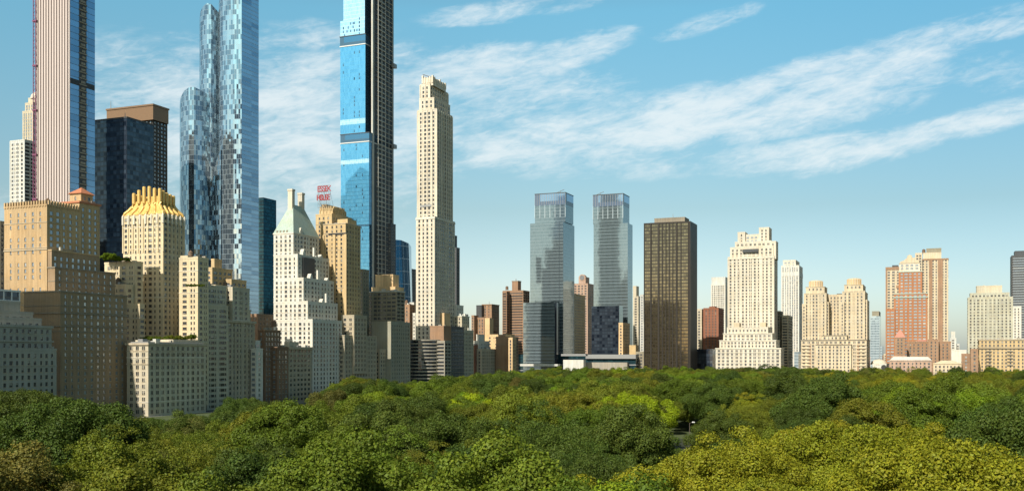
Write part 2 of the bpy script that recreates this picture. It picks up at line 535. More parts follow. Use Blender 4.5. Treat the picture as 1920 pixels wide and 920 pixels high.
class Bld:
    """one building: an Empty at its base; local x = north, local y = west"""
    def __init__(s, name, label, cat, px, D, group=None):
        s.o = wp(px, D); s.px = px; s.D = D
        s.root = empty(name, (s.o.x, s.o.y, 0), -TH)
        tag(s.root, label, cat, group)
        s.masses = []; s.wins = []
        ALLWIN.append(s)

    def loc(s, px, D):
        p = wp(px, D) - s.o
        return (p.x * CT - p.y * ST, p.x * ST + p.y * CT)

    def mass(s, x, y, D=None, st='std', wall='cream', win='win', Wn=None, We=None, cornice=None, name='wall', roofc=True, crenel=None, ns=None, es=None, part=None):
        D = D or s.D
        xL, xC, xR = x
        if isinstance(D, tuple):        # (mass, inset): stand the east face that far behind the other mass's
            r_ = (xC - 960) / F
            D = (D[0]['y0'] + D[1] + s.o.x * UX + s.o.y * UY) / (r_ * UX + UY)
        yt, yb = (y if isinstance(y, tuple) else (y, None))
        cx, cy = s.loc(xC, D)
        P = wp(xC, D)
        rL = (xL - 960) / F
        if We is None:
            We = (P.x - rL * P.y) / (NX - rL * NY)
        if Wn is None:
            rR = (xR - 960) / F
            den = UX - rR * UY
            Wn = (rR * P.y - P.x) / den if abs(den) > 0.02 else 20
            if not (4 < Wn < 110): Wn = 25 if Wn <= 4 or Wn > 110 else Wn
        z1 = EYE + (HOR - yt) * D / F
        z0 = EYE + (HOR - yb) * D / F if yb is not None else 0.0
        m = dict(x0=cx - We, x1=cx, y0=cy, y1=cy + Wn, z0=z0, z1=z1, wall=wall)
        s.masses.append(m)
        s.face(m, 0, es or st, wall, win)
        s.face(m, 1, ns or st, wall, win)
        s.face(m, 2, 'none', wall, win)
        s.face(m, 3, st if xC > 1735 else 'none', wall, win)
        mb = m.pop('mb')
        mb.quads([[(m['x0'], m['y0'], z1), (m['x1'], m['y0'], z1), (m['x1'], m['y1'], z1), (m['x0'], m['y1'], z1)]])
        wo_ = mb.build(name, M[wall], s.root)
        if part: wo_['label'] = part
        if z1 - z0 > 24 and wall in TRIMS and st not in ('none',) and We > 6:
            tm_ = TRIMS[wall]
            fh_ = STY[st].get('fh', 3.5); top_ = z1 - STY[st].get('top', 1.2)
            for nfl in ((2, 9) if z1 - z0 < 60 else (2, 6, 15)):
                zz = top_ - nfl * fh_ + .15
                if zz > z0 + 3:
                    c = MB(); c.box(m['x0'] - .22, m['x1'] + .22, m['y0'] - .22, m['y1'] + .22, zz, zz + .38)
                    c.build('string_course', M[tm_], s.root)
        if cornice:
            h, pr, cm = cornice if isinstance(cornice, tuple) else (0.9, 0.5, cornice)
            c = MB()
            c.box(m['x0'] - pr, m['x1'] + pr, m['y0'] - pr, m['y1'] + pr, z1 - h, z1 + 0.15)
            c.build('cornice', M[cm], s.root)
        elif roofc:
            # parapet coping
            c = MB()
            for (a, b_, e, f) in ((m['x0'] - .12, m['x1'] + .12, m['y0'] - .12, m['y0'] + .4), (m['x1'] - .4, m['x1'] + .12, m['y0'] + .4, m['y1'] + .12),
                                  (m['x0'] - .12, m['x0'] + .4, m['y0'] + .4, m['y1'] + .12)):
                c.box(a, b_, e, f, z1 - 0.25, z1 + 0.9)
            c.build('parapet', M[wall], s.root)
        if crenel:
            cm, cw, ch, gap = crenel
            c = MB()
            xx = m['x0']
            while xx < m['x1'] - cw:
                c.box(xx, xx + cw, m['y0'] - .35, m['y0'] + .5, z1 - ch * .4, z1 + ch); xx += cw + gap
            yy = m['y0'] + 1
            while yy < m['y1'] - cw:
                c.box(m['x1'] - .5, m['x1'] + .35, yy, yy + cw, z1 - ch * .4, z1 + ch); yy += cw + gap
            c.build('battlement', M[cm], s.root)
        return m

    def face(s, m, k, st, wall, win):
        """k: 0 east, 1 north, 2 west, 3 south"""
        mb = m.setdefault('mb', MB())
        x0, x1, y0, y1, z0, z1 = (m[q] for q in ('x0', 'x1', 'y0', 'y1', 'z0', 'z1'))
        org, t, W = {0: ((x0, y0), (1, 0), x1 - x0), 1: ((x1, y0), (0, 1), y1 - y0),
                     2: ((x1, y1), (-1, 0), x1 - x0), 3: ((x0, y1), (0, -1), y1 - y0)}[k]
        nrm = (t[1], -t[0])
        P = STY.get(st, {})
        cols = []
        if 'pat' in P and W > 2.5 and z1 - z0 > 3:
            edge = P.get('edge', 0.8)
            bw = P['bw']
            fr_ = random.Random(int(s.px * 7 + z1 * 3 + k))
            nb = max(1, int(round((W - 2 * edge) / bw)))
            b = (W - 2 * edge) / nb
            for i in range(nb):
                c = edge + (i + 0.5) * b
                pat = P['pat']
                if isinstance(pat[0], list): pat = pat[i % len(pat)]
                for off, ww in pat:
                    if ww < 0: ww = b * -ww            # fraction of the bay
                    elif wall not in ('lightgrey', 'darkgrey') : ww *= (1.0, 1.0, .8, 1.22, .9)[int(fr_.random() * 5)]; off = off + fr_.uniform(-.25, .25)
                    if 0.3 < c + off - ww / 2 and c + off + ww / 2 < W - 0.3:
                        cols.append((c + off - ww / 2, c + off + ww / 2))
        rows = []
        if cols:
            fh, wh, sill = P['fh'], P['wh'], P.get('sill', 0.9)
            top = z1 - P.get('top', 1.2)
            nf = int((top - z0) / fh)
            skip = P.get('skip', 0)
            for j in range(nf):
                zb = top - (j + 1) * fh + sill
                if skip and j % skip == skip - 1: continue
                rows.append((zb, zb + wh))
            rows = rows[::-1]
        dep = P.get('rec', 0.3)

        def pt(sv, z, dd=0.0):
            return (org[0] + t[0] * sv - nrm[0] * dd, org[1] + t[1] * sv - nrm[1] * dd, z)
        if not cols or not rows:
            mb.quads([[pt(0, z0), pt(W, z0), pt(W, z1), pt(0, z1)]], [[(0, z0), (W, z0), (W, z1), (0, z1)]])
            return
        Q = []
        prev = 0.0
        for a, b_ in cols:
            Q.append([pt(prev, z0), pt(a, z0), pt(a, z1), pt(prev, z1)])
            pz = z0
            for (c, d_) in rows:
                Q.append([pt(a, pz), pt(b_, pz), pt(b_, c), pt(a, c)])
                pz = d_
                Q.append([pt(a, c), pt(b_, c), pt(b_, c, dep), pt(a, c, dep)])       # sill
                Q.append([pt(a, d_, dep), pt(b_, d_, dep), pt(b_, d_), pt(a, d_)])     # head
                Q.append([pt(a, c), pt(a, c, dep), pt(a, d_, dep), pt(a, d_)])
                Q.append([pt(b_, c, dep), pt(b_, c), pt(b_, d_), pt(b_, d_, dep)])
                ctr = pt((a + b_) / 2, (c + d_) / 2, dep - 0.03)
                s.wins.append((ctr, k, b_ - a, d_ - c, win, pt((a + b_) / 2, (c + d_) / 2, -0.3)))
            Q.append([pt(a, pz), pt(b_, pz), pt(b_, z1), pt(a, z1)])
            prev = b_
        Q.append([pt(prev, z0), pt(W, z0), pt(W, z1), pt(prev, z1)])
        mb.quads(Q)
        if P.get('sillmat'):
            sb = m.setdefault('sills', MB())

    # -------- extras
    def glass(s, x, y, D=None, mat='g_tw', nmat=None, name='curtain_wall', Wn=None, top=None, We=None):
        D = D or s.D
        m = s.mass_dims(x, y, D, Wn, We)
        for k, mt in ((0, mat), (1, nmat or mat)):
            s.glassface(m, k, mt, name)
        b = MB()
        x0, x1, y0, y1, z0, z1 = (m[q] for q in ('x0', 'x1', 'y0', 'y1', 'z0', 'z1'))
        H = z1 - z0
        b.quads([[(x1, y1, z0), (x0, y1, z0), (x0, y1, z1), (x1, y1, z1)],
                 [(x0, y1, z0), (x0, y0, z0), (x0, y0, z1), (x0, y1, z1)],
                 [(x0, y0, z1), (x1, y0, z1), (x1, y1, z1), (x0, y1, z1)]],
                [[(0, z0), (x1 - x0, z0), (x1 - x0, z1), (0, z1)], [(0, z0), (y1 - y0, z0), (y1 - y0, z1), (0, z1)],
                 [(0, 0.7), (0.7, .7), (.7, .7), (0, .7)]])
        b.build('rear_wall', M[mat], s.root)
        s.masses.append(m)
        return m

    def mass_dims(s, x, y, D, Wn=None, We=None):
        xL, xC, xR = x
        yt, yb = (y if isinstance(y, tuple) else (y, None))
        cx, cy = s.loc(xC, D)
        P = wp(xC, D)
        rL = (xL - 960) / F
        if We is None: We = (P.x - rL * P.y) / (NX - rL * NY)
        if Wn is None:
            rR = (xR - 960) / F
            den = UX - rR * UY
            Wn = (rR * P.y - P.x) / den if abs(den) > 0.02 else 20
            if Wn <= 2 or Wn > 130: Wn = 25
        z1 = EYE + (HOR - yt) * D / F
        z0 = EYE + (HOR - yb) * D / F if yb is not None else 0.0
        return dict(x0=cx - We, x1=cx, y0=cy, y1=cy + Wn, z0=z0, z1=z1)

    def glassface(s, m, k, mat, name):
        x0, x1, y0, y1, z0, z1 = (m[q] for q in ('x0', 'x1', 'y0', 'y1', 'z0', 'z1'))
        org, t, W = {0: ((x0, y0), (1, 0), x1 - x0), 1: ((x1, y0), (0, 1), y1 - y0)}[k]
        g = MB()
        f = lambda a, z: (org[0] + t[0] * a, org[1] + t[1] * a, z)
        g.quads([[f(0, z0), f(W, z0), f(W, z1), f(0, z1)]], [[(0, z0), (W, z0), (W, z1), (0, z1)]])
        g.build(name, M[mat], s.root)

    def rel(s, m, fx0, fx1, fy0, fy1, h, mat='concrete', name='bulkhead', z=None, pro=0.0):
        b = MB()
        X = lambda f_: m['x0'] + f_ * (m['x1'] - m['x0'])
        Y = lambda f_: m['y0'] + f_ * (m['y1'] - m['y0'])
        z = m['z1'] if z is None else z
        b.box(X(fx0) - pro, X(fx1) + pro, Y(fy0) - pro, Y(fy1) + pro, z - 0.4, z + h)
        b.build(name, M[mat], s.root)
        return dict(x0=X(fx0), x1=X(fx1), y0=Y(fy0), y1=Y(fy1), z0=z, z1=z + h)

    def hip(s, m, h, ix=0.5, iy=0.5, over=0.4, mat='terracotta', name='roof', z=None):
        """hipped roof over mass m; ix, iy = inset fraction of the ridge"""
        x0, x1, y0, y1 = m['x0'] - over, m['x1'] + over, m['y0'] - over, m['y1'] + over
        z = m['z1'] if z is None else z
        a = ix * (x1 - x0) * 0.998; b_ = iy * (y1 - y0) * 0.998
        lo = [(x0, y0, z), (x1, y0, z), (x1, y1, z), (x0, y1, z)]
        hi = [(x0 + a, y0 + b_, z + h), (x1 - a, y0 + b_, z + h), (x1 - a, y1 - b_, z + h), (x0 + a, y1 - b_, z + h)]
        g = MB()
        g.quads([[lo[i], lo[(i + 1) % 4], hi[(i + 1) % 4], hi[i]] for i in range(4)] + [hi, [lo[3], lo[2], lo[1], lo[0]]])
        return g.build(name, M[mat], s.root)

    def tank(s, m, fx, fy, r=1.9, h=3.6, leg=2.5):
        X = m['x0'] + fx * (m['x1'] - m['x0']); Y = m['y0'] + fy * (m['y1'] - m['y0']); z = m['z1']
        t = MB()
        t.tube([(X, Y, z + leg), (X, Y, z + leg + h)], [r, r * .95], 14)
        t.tube([(X, Y, z + leg + h), (X, Y, z + leg + h + 1.3)], [r * 1.08, .1], 14)
        o = t.build('water_tank', M['wood'], s.root)
        l = MB()
        for a in (-1, 1):
            for b in (-1, 1):
                l = MB(); l.beam((X + a * r * .7, Y + b * r * .7, z - .3), (X + a * r * .7, Y + b * r * .7, z + leg), .3)
                l.build('tank_leg', M['steel'], o)

    def band(s, m, z, h=0.6, pr=0.3, mat='trim', name='string_course'):
        b = MB()
        b.box(m['x0'] - pr, m['x1'] + pr, m['y0'] - pr, m['y1'] + pr, z, z + h)
        b.build(name, M[mat], s.root)

    def mast(s, m, fx, fy, h, w=.35, mat='steel', name='antenna'):
        X = m['x0'] + fx * (m['x1'] - m['x0']); Y = m['y0'] + fy * (m['y1'] - m['y0'])
        b = MB(); b.tube([(X, Y, m['z1'] - .3), (X, Y, m['z1'] + h)], [w, w * .5], 6)
        b.build(name, M[mat], s.root)

    def piers(s, m, k, step, w, d, mat, z0=None, z1=None, name='pier', off=None):
        """vertical ribs on a face"""
        b = MB(); z0 = m['z0'] if z0 is None else z0; z1 = m['z1'] if z1 is None else z1
        W = (m['x1'] - m['x0']) if k == 0 else (m['y1'] - m['y0'])
        n = max(1, int(round(W / step)))
        one = name == 'mullion' or (n <= 9 and name in ('pier', 'bay_pier', 'side_pier'))
        for i in range(n + 1):
            if one and i: b.build(name, M[mat], s.root); b = MB()
            c = i * W / n
            if k == 0: b.box(m['x0'] + c - w / 2, m['x0'] + c + w / 2, m['y0'] - d, m['y0'] + .05, z0, z1)
            else: b.box(m['x1'] - .05, m['x1'] + d, m['y0'] + c - w / 2, m['y0'] + c + w / 2, z0, z1)
        return b.build(name, M[mat], s.root)

    def clutter(s, m, seed, n=6, hmax=3.0, names=('ventilator', 'cooling_unit')):
        rr = random.Random(seed)
        for i in range(n):
            fx, fy = rr.uniform(.08, .85), rr.uniform(.05, .8)
            wx = rr.uniform(1.2, 4) / (m['x1'] - m['x0']); wy = rr.uniform(1.2, 4) / (m['y1'] - m['y0'])
            s.rel(m, fx, min(.98, fx + wx), fy, min(.98, fy + wy), rr.uniform(.8, hmax), rr.choice(['steel', 'concrete', 'lightgrey']), rr.choice(names))


def prism(b, front, back, mats, z0=0.0, name='curtain_wall', smooth=False):
    """upright prism from pixel columns: front/back = list of (px, D, ytop[, pxbot, Dbot]); closed outline"""
    pts = front + back
    g = {}
    L = []
    for p in pts:
        x, y = b.loc(p[0], p[1])
        zt = EYE + (HOR - p[2]) * p[1] / F
        xb, yb = b.loc(p[3], p[4]) if len(p) > 3 else (x, y)
        L.append(((x, y, zt), (xb, yb, z0)))
    n = len(L)
    acc = 0.0
    for i in range(n):
        (ta, ba), (tb, bb) = L[i], L[(i + 1) % n]
        ln = math.hypot(bb[0] - ba[0], bb[1] - ba[1])
        mt = mats[i] if i < len(mats) else mats[-1]
        mb = g.setdefault(mt, MB())
        mb.quads([[ba, bb, tb, ta]], [[(acc, ba[2]), (acc + ln, bb[2]), (acc + ln, tb[2]), (acc, ta[2])]])
        acc += ln
    top = MB()
    c = np.mean([l[0] for l in L], axis=0)
    for i in range(n):
        top.poly([L[i][0], L[(i + 1) % n][0], tuple(c)])
    top.build('roof', M['steel'], b.root)
    for mt, mb in g.items():
        mb.build(name, M[mt], b.root)


TRIMS = {'tan': 'trim', 'tanlow': 'trimdark', 'cream': 'trimwhite', 'cream2': 'trimwhite', 'cream3': 'trim', 'white': 'trimwhite', 'ivory': 'trimwhite',
         'ivory2': 'trimwhite', 'gold_tan': 'trim', 'greystone': 'concrete', 'brown': 'trimdark', 'brown2': 'trimdark', 'olive_grey': 'concrete'}
STY = {
    'std': dict(bw=3.7, fh=3.5, pat=[(0, 1.6)], wh=2.0),
    'hotelE': dict(bw=5.0, fh=3.5, pat=[(0, 1.15)], wh=2.0, edge=2.2, skip=4, top=3.2),
    'hotelN': dict(bw=4.4, fh=3.5, pat=[(0, 1.9)], wh=2.1, top=3.0),
    'hotelLow': dict(bw=4.9, fh=3.45, pat=[(0, 1.5)], wh=1.9, edge=1.2),
    'gold': dict(bw=4.0, fh=3.45, pat=[[(0, 2.7)], [(-.1, 1.2)], [(0, 1.2)], [(0, 1.2)], [(.1, 1.2)]], wh=1.8, edge=.6),
    'pairs': dict(bw=5.4, fh=3.4, pat=[[(0, 2.6)], [(-1.0, 1.0), (1.0, 1.0)]], wh=1.7),
    'wide': dict(bw=8.5, fh=3.4, pat=[(-2.9, 1.3), (0, 3.4), (2.9, 1.3)], wh=1.7),
    'paired': dict(bw=4.6, fh=3.6, pat=[(-.62, 1.05), (.62, 1.05)], wh=2.1),
    'small': dict(bw=4.0, fh=3.4, pat=[(0, 1.5)], wh=1.9, edge=1.5),
    'mixed': dict(bw=4.4, fh=3.4, pat=[[(0, 2.0)], [(-.2, 1.4)], [(0, 2.3)]], wh=1.95),
    'vert': dict(bw=3.3, fh=3.4, pat=[(0, 1.7)], wh=2.4, sill=.5),
    'dense': dict(bw=2.7, fh=3.1, pat=[(0, 1.5)], wh=1.7),
    'far': dict(bw=4.0, fh=3.5, pat=[(0, 2.0)], wh=1.9),
    'farwide': dict(bw=5.0, fh=3.5, pat=[(0, 3.0)], wh=1.8),
    'cpsE': dict(bw=4.6, fh=3.9, pat=[(0, 1.9)], wh=2.3, edge=1.2),
    'cpsN': dict(bw=4.2, fh=3.9, pat=[[(0, 3.0)], [(0, 1.6)], [(0, 1.6)], [(0, 3.0)]], wh=2.5, edge=1.0),
    'ribbon': dict(bw=20, fh=3.4, pat=[(0, -.97)], wh=1.5, rec=.8, edge=.3),
    'balc': dict(bw=7, fh=3.2, pat=[(0, -.88)], wh=1.9, rec=1.2, edge=.3, sill=1.0),
    'none': {},
}

# ------------------------------------------------------------------ ground, streets
def sheet(name, pts, z, mat):
    b = MB(); b.poly([(*p, z) for p in pts]); o = b.build(name, mat); tag(o, kind='structure'); return o


def line_pt(P, dvec, s_, off, nvec):
    return (P[0] + dvec[0] * s_ + nvec[0] * off, P[1] + dvec[1] * s_ + nvec[1] * off)


gm, gt, gp = newmat('park_grass')
oc = gt.new('ShaderNodeTexCoord').outputs['Object']
gt.l.new(gt.mix(gt.noise(oc, 0.06, 5), (0.035, 0.06, 0.015), (0.08, 0.10, 0.03)), gp.inputs['Base Color'])
gp.inputs['Roughness'].default_value = 0.95
gb = MB(); gb.poly([(-9000, -300, 0), (9000, -300, 0), (9000, 14000, 0), (-9000, 14000, 0)])
tag(gb.build('ground', gm), kind='structure')
asph = flat_mat('asphalt', (0.05, 0.05, 0.052), 0.9, 0, .2)
pave = flat_mat('pale_paving', (0.30, 0.28, 0.25), 0.9, 0, .15)
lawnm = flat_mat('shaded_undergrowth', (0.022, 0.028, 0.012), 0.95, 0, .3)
PS, PW = (-222.0, 600.0), (18.0, 1200.0)
uu_, nn_ = (UX, UY), (NX, NY)
sheet('city_ground', [line_pt(PS, uu_, -420, -700, nn_), line_pt(PS, uu_, -420, 22, nn_), line_pt(PS, uu_, 640, 22, nn_),
                      line_pt(PW, nn_, 900, -22, uu_), line_pt(PW, nn_, 900, 2500, uu_), line_pt(PS, uu_, 2600, -700, nn_)], 0.004, pave)
sheet('park_south_street', [line_pt(PS, uu_, -400, 6, nn_), line_pt(PS, uu_, -400, 18, nn_), line_pt(PS, uu_, 640, 18, nn_), line_pt(PS, uu_, 640, 6, nn_)], 0.012, asph)
sheet('park_west_avenue', [line_pt(PW, nn_, 0, -18, uu_), line_pt(PW, nn_, 900, -18, uu_), line_pt(PW, nn_, 900, -5, uu_), line_pt(PW, nn_, 0, -5, uu_)], 0.012, asph)
kb = MB()
for a_, off in ((5.7, 0), (18.0, 0)):
    p = [line_pt(PS, uu_, -400, a_, nn_), line_pt(PS, uu_, -400, a_ + .3, nn_), line_pt(PS, uu_, 640, a_ + .3, nn_), line_pt(PS, uu_, 640, a_, nn_)]
    for i in range(4): kb.quads([[(*p[i], 0), (*p[(i + 1) % 4], 0), (*p[(i + 1) % 4], .14), (*p[i], .14)]])
    kb.poly([(*q, .14) for q in reversed(p)])
tag(kb.build('kerb', pave), kind='structure')
# park drive where a few cars show through the trees
sheet('park_drive', [(*wp(1050, 596).xy,), (*wp(1700, 560).xy,), (*wp(1700, 572).xy,), (*wp(1050, 609).xy,)], 0.008, asph)
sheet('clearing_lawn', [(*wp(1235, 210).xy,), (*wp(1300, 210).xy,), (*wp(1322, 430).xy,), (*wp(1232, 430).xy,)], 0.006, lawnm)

# ------------------------------------------------------------------ the row along the park's south side
B = Bld

# B grey mansion block, lower left
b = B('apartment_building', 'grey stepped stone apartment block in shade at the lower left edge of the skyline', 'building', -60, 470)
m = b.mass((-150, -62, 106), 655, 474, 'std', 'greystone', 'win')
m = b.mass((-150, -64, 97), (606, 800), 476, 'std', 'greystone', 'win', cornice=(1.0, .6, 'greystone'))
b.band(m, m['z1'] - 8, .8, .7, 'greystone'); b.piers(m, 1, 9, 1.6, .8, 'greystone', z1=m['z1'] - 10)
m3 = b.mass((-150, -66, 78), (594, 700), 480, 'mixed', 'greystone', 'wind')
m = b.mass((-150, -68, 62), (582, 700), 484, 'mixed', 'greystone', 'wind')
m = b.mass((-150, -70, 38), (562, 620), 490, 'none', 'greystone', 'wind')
pm = b.glass((-150, -72, 36), (537, 565), 492, 'g_navy', 'g_navy', 'penthouse_glazing'); b.piers(pm, 1, 5, .7, .3, 'whitepaint', name='mullion'); b.band(pm, pm['z1'] - .8, .9, .6, 'whitepaint', 'cornice'); b.band(pm, pm['z1'] - 5.5, .5, .35, 'whitepaint', 'string_course')
b.clutter(m3, 4, 5)
b.tank(m3, .8, .5)

# sliver at left edge
b = B('tower_block', 'plain grey tower cut off by the left edge behind the tan hotel', 'building', 6, 760)
b.mass((-60, 0, 9), 416, 760, 'far', 'olive_grey')

# C tan hotel
b = B('hotel_tower', 'tan brick hotel with battlements and a red tiled roof lantern, lower floors in shade', 'building', 113, 553)
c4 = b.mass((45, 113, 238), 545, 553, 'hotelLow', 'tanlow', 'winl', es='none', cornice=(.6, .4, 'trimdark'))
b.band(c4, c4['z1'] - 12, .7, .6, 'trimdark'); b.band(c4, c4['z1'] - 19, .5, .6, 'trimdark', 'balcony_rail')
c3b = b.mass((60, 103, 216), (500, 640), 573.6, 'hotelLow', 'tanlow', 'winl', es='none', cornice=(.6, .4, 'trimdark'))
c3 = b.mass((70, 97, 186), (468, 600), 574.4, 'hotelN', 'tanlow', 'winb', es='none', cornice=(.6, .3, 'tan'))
c1 = b.mass((8, 88, 152), (383, 700), 575, 'hotelN', 'tan', 'winb', es='hotelE', cornice=(.5, .3, 'tan'), crenel=('tan', 1.0, 2.4, 1.0))
b.band(c1, c1['z1'] - 25, .6, .35, 'trim')
c2 = b.mass((112, 149, 187), (377, 600), 600, 'hotelN', 'tan', 'winb', es='none', cornice=(.9, .7, 'terracotta'))
c5 = b.mass((131, 152, 174), (362, 377), 606, 'small', 'tan', 'wind', cornice=(.5, .4, 'tan'))
b.hip(c5, 4.2, .5, .5, 1.0, 'terracotta')
b.rel(c1, .55, .95, .25, .8, 2.6, 'darkgrey', 'glazed_penthouse')
b.rel(c1, .05, .4, .1, .5, 2.2, 'tan')

# D3 small cream block with the sunlit end
b = B('apartment_building', 'low cream apartment house with arched top windows and a planted roof', 'building', 278, 588)
d3 = b.mass((238, 278, 386), 643, 588, 'paired', 'cream2', 'win', cornice=(1.0, .8, 'trim'))
b.band(d3, d3['z1'] - 12, .5, .4, 'trim'); b.band(d3, d3['z1'] - 4.6, .4, .3, 'trim')
# arched heads on the second row
ar = MB()
for k in range(16):
    yy = d3['y0'] + 2.5 + k * 4.6
    if yy > d3['y1'] - 2: break
    pts = [(d3['x1'] + .25, yy + 1.3 * math.cos(a), d3['z1'] - 6.6 + 1.3 * math.sin(a)) for a in np.linspace(0, math.pi, 9)]
    ar = MB(); ar.tube(pts, .22, 4); ar.build('arch_moulding', M['trim'], b.root)
b.rel(d3, .2, .9, .45, .9, 2.5, 'cream2'); b.rel(d3, .1, .5, .1, .2, 2.0, 'cream2')
pr = MB(); pr.box(d3['x0'] + 1, d3['x1'] - 1, d3['y0'] + 1, d3['y1'] - 1, d3['z1'] + .1, d3['z1'] + .9); pr.build('roof_railing', M['steel'], b.root)

# D1 gold crowned tower
b = B('gold_crowned_tower', 'cream brick tower with a crown of gilded pipes and stepped shoulders', 'building', 306, 655)
d1 = b.mass((231, 306, 345), 400, 655, 'gold', 'cream', 'win', roofc=False)
for k, st_ in ((0, 3.9), (1, 3.9)):
    b.piers(d1, k, st_, .8, .45, 'cream', z0=d1['z1'] - 24, z1=d1['z1'] - 2.5)
# pointed finials between the top windows
fi = MB()
nE = 7
for i in range(nE + 1):
    X = d1['x0'] + i * (d1['x1'] - d1['x0']) / nE
    fi = MB(); fi.tube([(X, d1['y0'] - .3, d1['z1'] - 6), (X, d1['y0'] - .3, d1['z1'] - .6), (X, d1['y0'] - .3, d1['z1'] + .6)], [.7, .7, .05], 8)
    fi.build('finial', M['trimwhite'], b.root)
nN = 5
for i in range(1, nN + 1):
    Y = d1['y0'] + i * (d1['y1'] - d1['y0']) / nN
    fi = MB(); fi.tube([(d1['x1'] + .3, Y, d1['z1'] - 6), (d1['x1'] + .3, Y, d1['z1'] - .6), (d1['x1'] + .3, Y, d1['z1'] + .6)], [.7, .7, .05], 8)
    fi.build('finial', M['trimwhite'], b.root)
# gilded crown: a flared skirt with pipes that run down it
cxm, cym = (d1['x0'] + d1['x1']) / 2, (d1['y0'] + d1['y1']) / 2
hx, hy = (d1['x1'] - d1['x0']) / 2, (d1['y1'] - d1['y0']) / 2
zc = d1['z1'] + .2
sk = MB()
prof = [(0.96, 0), (0.93, 1.2), (0.80, 3.0), (0.69, 5.2), (0.63, 7.5), (0.60, 9.0)]
for i in range(len(prof) - 1):
    (s0, h0), (s1, h1) = prof[i], prof[i + 1]
    r0 = [(cxm + a * hx * s0, cym + c * hy * s0, zc + h0) for a, c in ((-1, -1), (1, -1), (1, 1), (-1, 1))]
    r1 = [(cxm + a * hx * s1, cym + c * hy * s1, zc + h1) for a, c in ((-1, -1), (1, -1), (1, 1), (-1, 1))]
    sk.quads([[r0[j], r0[(j + 1) % 4], r1[(j + 1) % 4], r1[j]] for j in range(4)])
sk.poly(r1)
sk.build('gilded_skirt', M['gold'], b.root, smooth=False)
def pipe(fx, fy, top):
    # fx, fy in -1..1 on the square outline
    p = MB()
    pts = [(cxm + fx * hx * (s_ + .02), cym + fy * hy * (s_ + .02), zc + h) for s_, h in prof[:5]]
    pts += [(pts[-1][0], pts[-1][1], zc + 9.5), (pts[-1][0], pts[-1][1], zc + top - .5), (pts[-1][0], pts[-1][1], zc + top)]
    p.tube(pts, [.7, .85, 1.0, 1.15, 1.15, 1.15, 1.15, .8], 12)
    p.build('gilded_pipe', M['gold'], b.root, smooth=True)
tops = [14.5, 16.3, 18.2, 18.2, 16.8, 16.4]
for i in range(6): pipe(-1 + 2 * i / 5, -1, tops[i])
for i in range(1, 5): pipe(1, -1 + 2 * i / 4, [0, 15.5, 14.5, 14.0, 13.5][i])
for i in range(5): pipe(-1 + 2 * i / 5, 1, 14)
for i in range(1, 4): pipe(-1, -1 + 2 * i / 4, 14)
sl_ = MB()
for i in range(7):      # scalloped hem
    X = cxm + hx * .97 * (-1 + 2 * i / 6)
    sl_ = MB(); sl_.tube([(X, d1['y0'] + .4, zc - .6), (X, d1['y0'] + 1.6, zc + 2.2)], [1.1, .5], 8)
    sl_.build('gilded_hem', M['gold'], b.root, smooth=True)
d2 = b.mass((196, 254, 268), (492, 760), 640, 'pairs', 'cream', 'win', es='pairs')
b.clutter(d2, 3, 4, 2)
b.mass((196, 236, 262), (535, 760), 634, 'pairs', 'cream', 'win')
b.mass((200, 262, 271), (572, 760), 628, 'pairs', 'cream', 'win')
e1 = b.mass((336, 371, 391), (484, 760), 648, 'pairs', 'cream', 'win')
b.rel(e1, .0, .4, .1, .9, 2.2, 'cream')

# D2 stepped cream apartments
b = B('apartment_building', 'cream stepped apartment block with terraces and a tan penthouse, right of the gold crown', 'building', 388, 660)
f3 = b.mass((300, 388, 428), 573, 660, 'wide', 'cream2', 'win', es='pairs')
f2 = b.mass((320, 388, 424), (536, 720), 670, 'wide', 'cream2', 'win', es='pairs')
f2b = b.mass((352, 404, 446), (536, 760), 688, 'pairs', 'cream2', 'win')
f1 = b.mass((392, 436, 468), (540, 760), 698, 'pairs', 'cream2', 'win')
ph = b.mass((382, 398, 436), (503, 560), 738, 'farwide', 'gold_tan', 'wind')
ph2 = b.mass((396, 402, 416), (487, 505), 748, 'none', 'gold_tan', 'wind')
ph3 = b.mass((420, 434, 462), (525, 560), 748, 'farwide', 'gold_tan', 'wind')
b.clutter(f2b, 8, 4, 2.2)

# D4 neighbour with heavy cornice
b = B('apartment_building', 'grey-beige apartment block with a heavy cornice and a setback attic above the tree tops', 'building', 426, 685)
g1 = b.mass((380, 427, 477), 600, 685, 'std', 'cream3', 'win', cornice=(1.4, 1.0, 'trim'))
b.piers(g1, 1, 7, .5, .25, 'trim')
g2 = b.mass((380, 425, 470), (578, 600), 698, 'std', 'cream3', 'win', cornice=(.6, .4, 'trim'))
b.mass((395, 428, 462), (560, 590), 710, 'small', 'cream3', 'win')
b.rel(g2, .3, .8, .3, .7, 3, 'cream3')

# E slim white
b = B('town_house_tower', 'slim white building with stacked bay windows beside the brown brick blocks', 'building', 480, 705)
ee = b.mass((470, 480, 493), 655, 705, 'farwide', 'white', 'winb')
b.mass((470, 480, 488), (640, 660), 712, 'farwide', 'white', 'winb')

# F brown brick
b = B('apartment_building', 'dark brown brick apartment block with a patched roofline', 'building', 495, 725)
f_ = b.mass((484, 496, 526), 618, 725, 'std', 'brown', 'winl', cornice=(.6, .4, 'brown2'))
b.mass((470, 484, 512), (590, 640), 750, 'small', 'brown2', 'wind')
b.mass((484, 520, 541), (652, 760), 732, 'std', 'brown', 'winl')
b.rel(f_, .1, .6, .2, .6, 3.2, 'brown2'); b.tank(f_, .7, .7)
b.clutter(f_, 10, 4, 2)

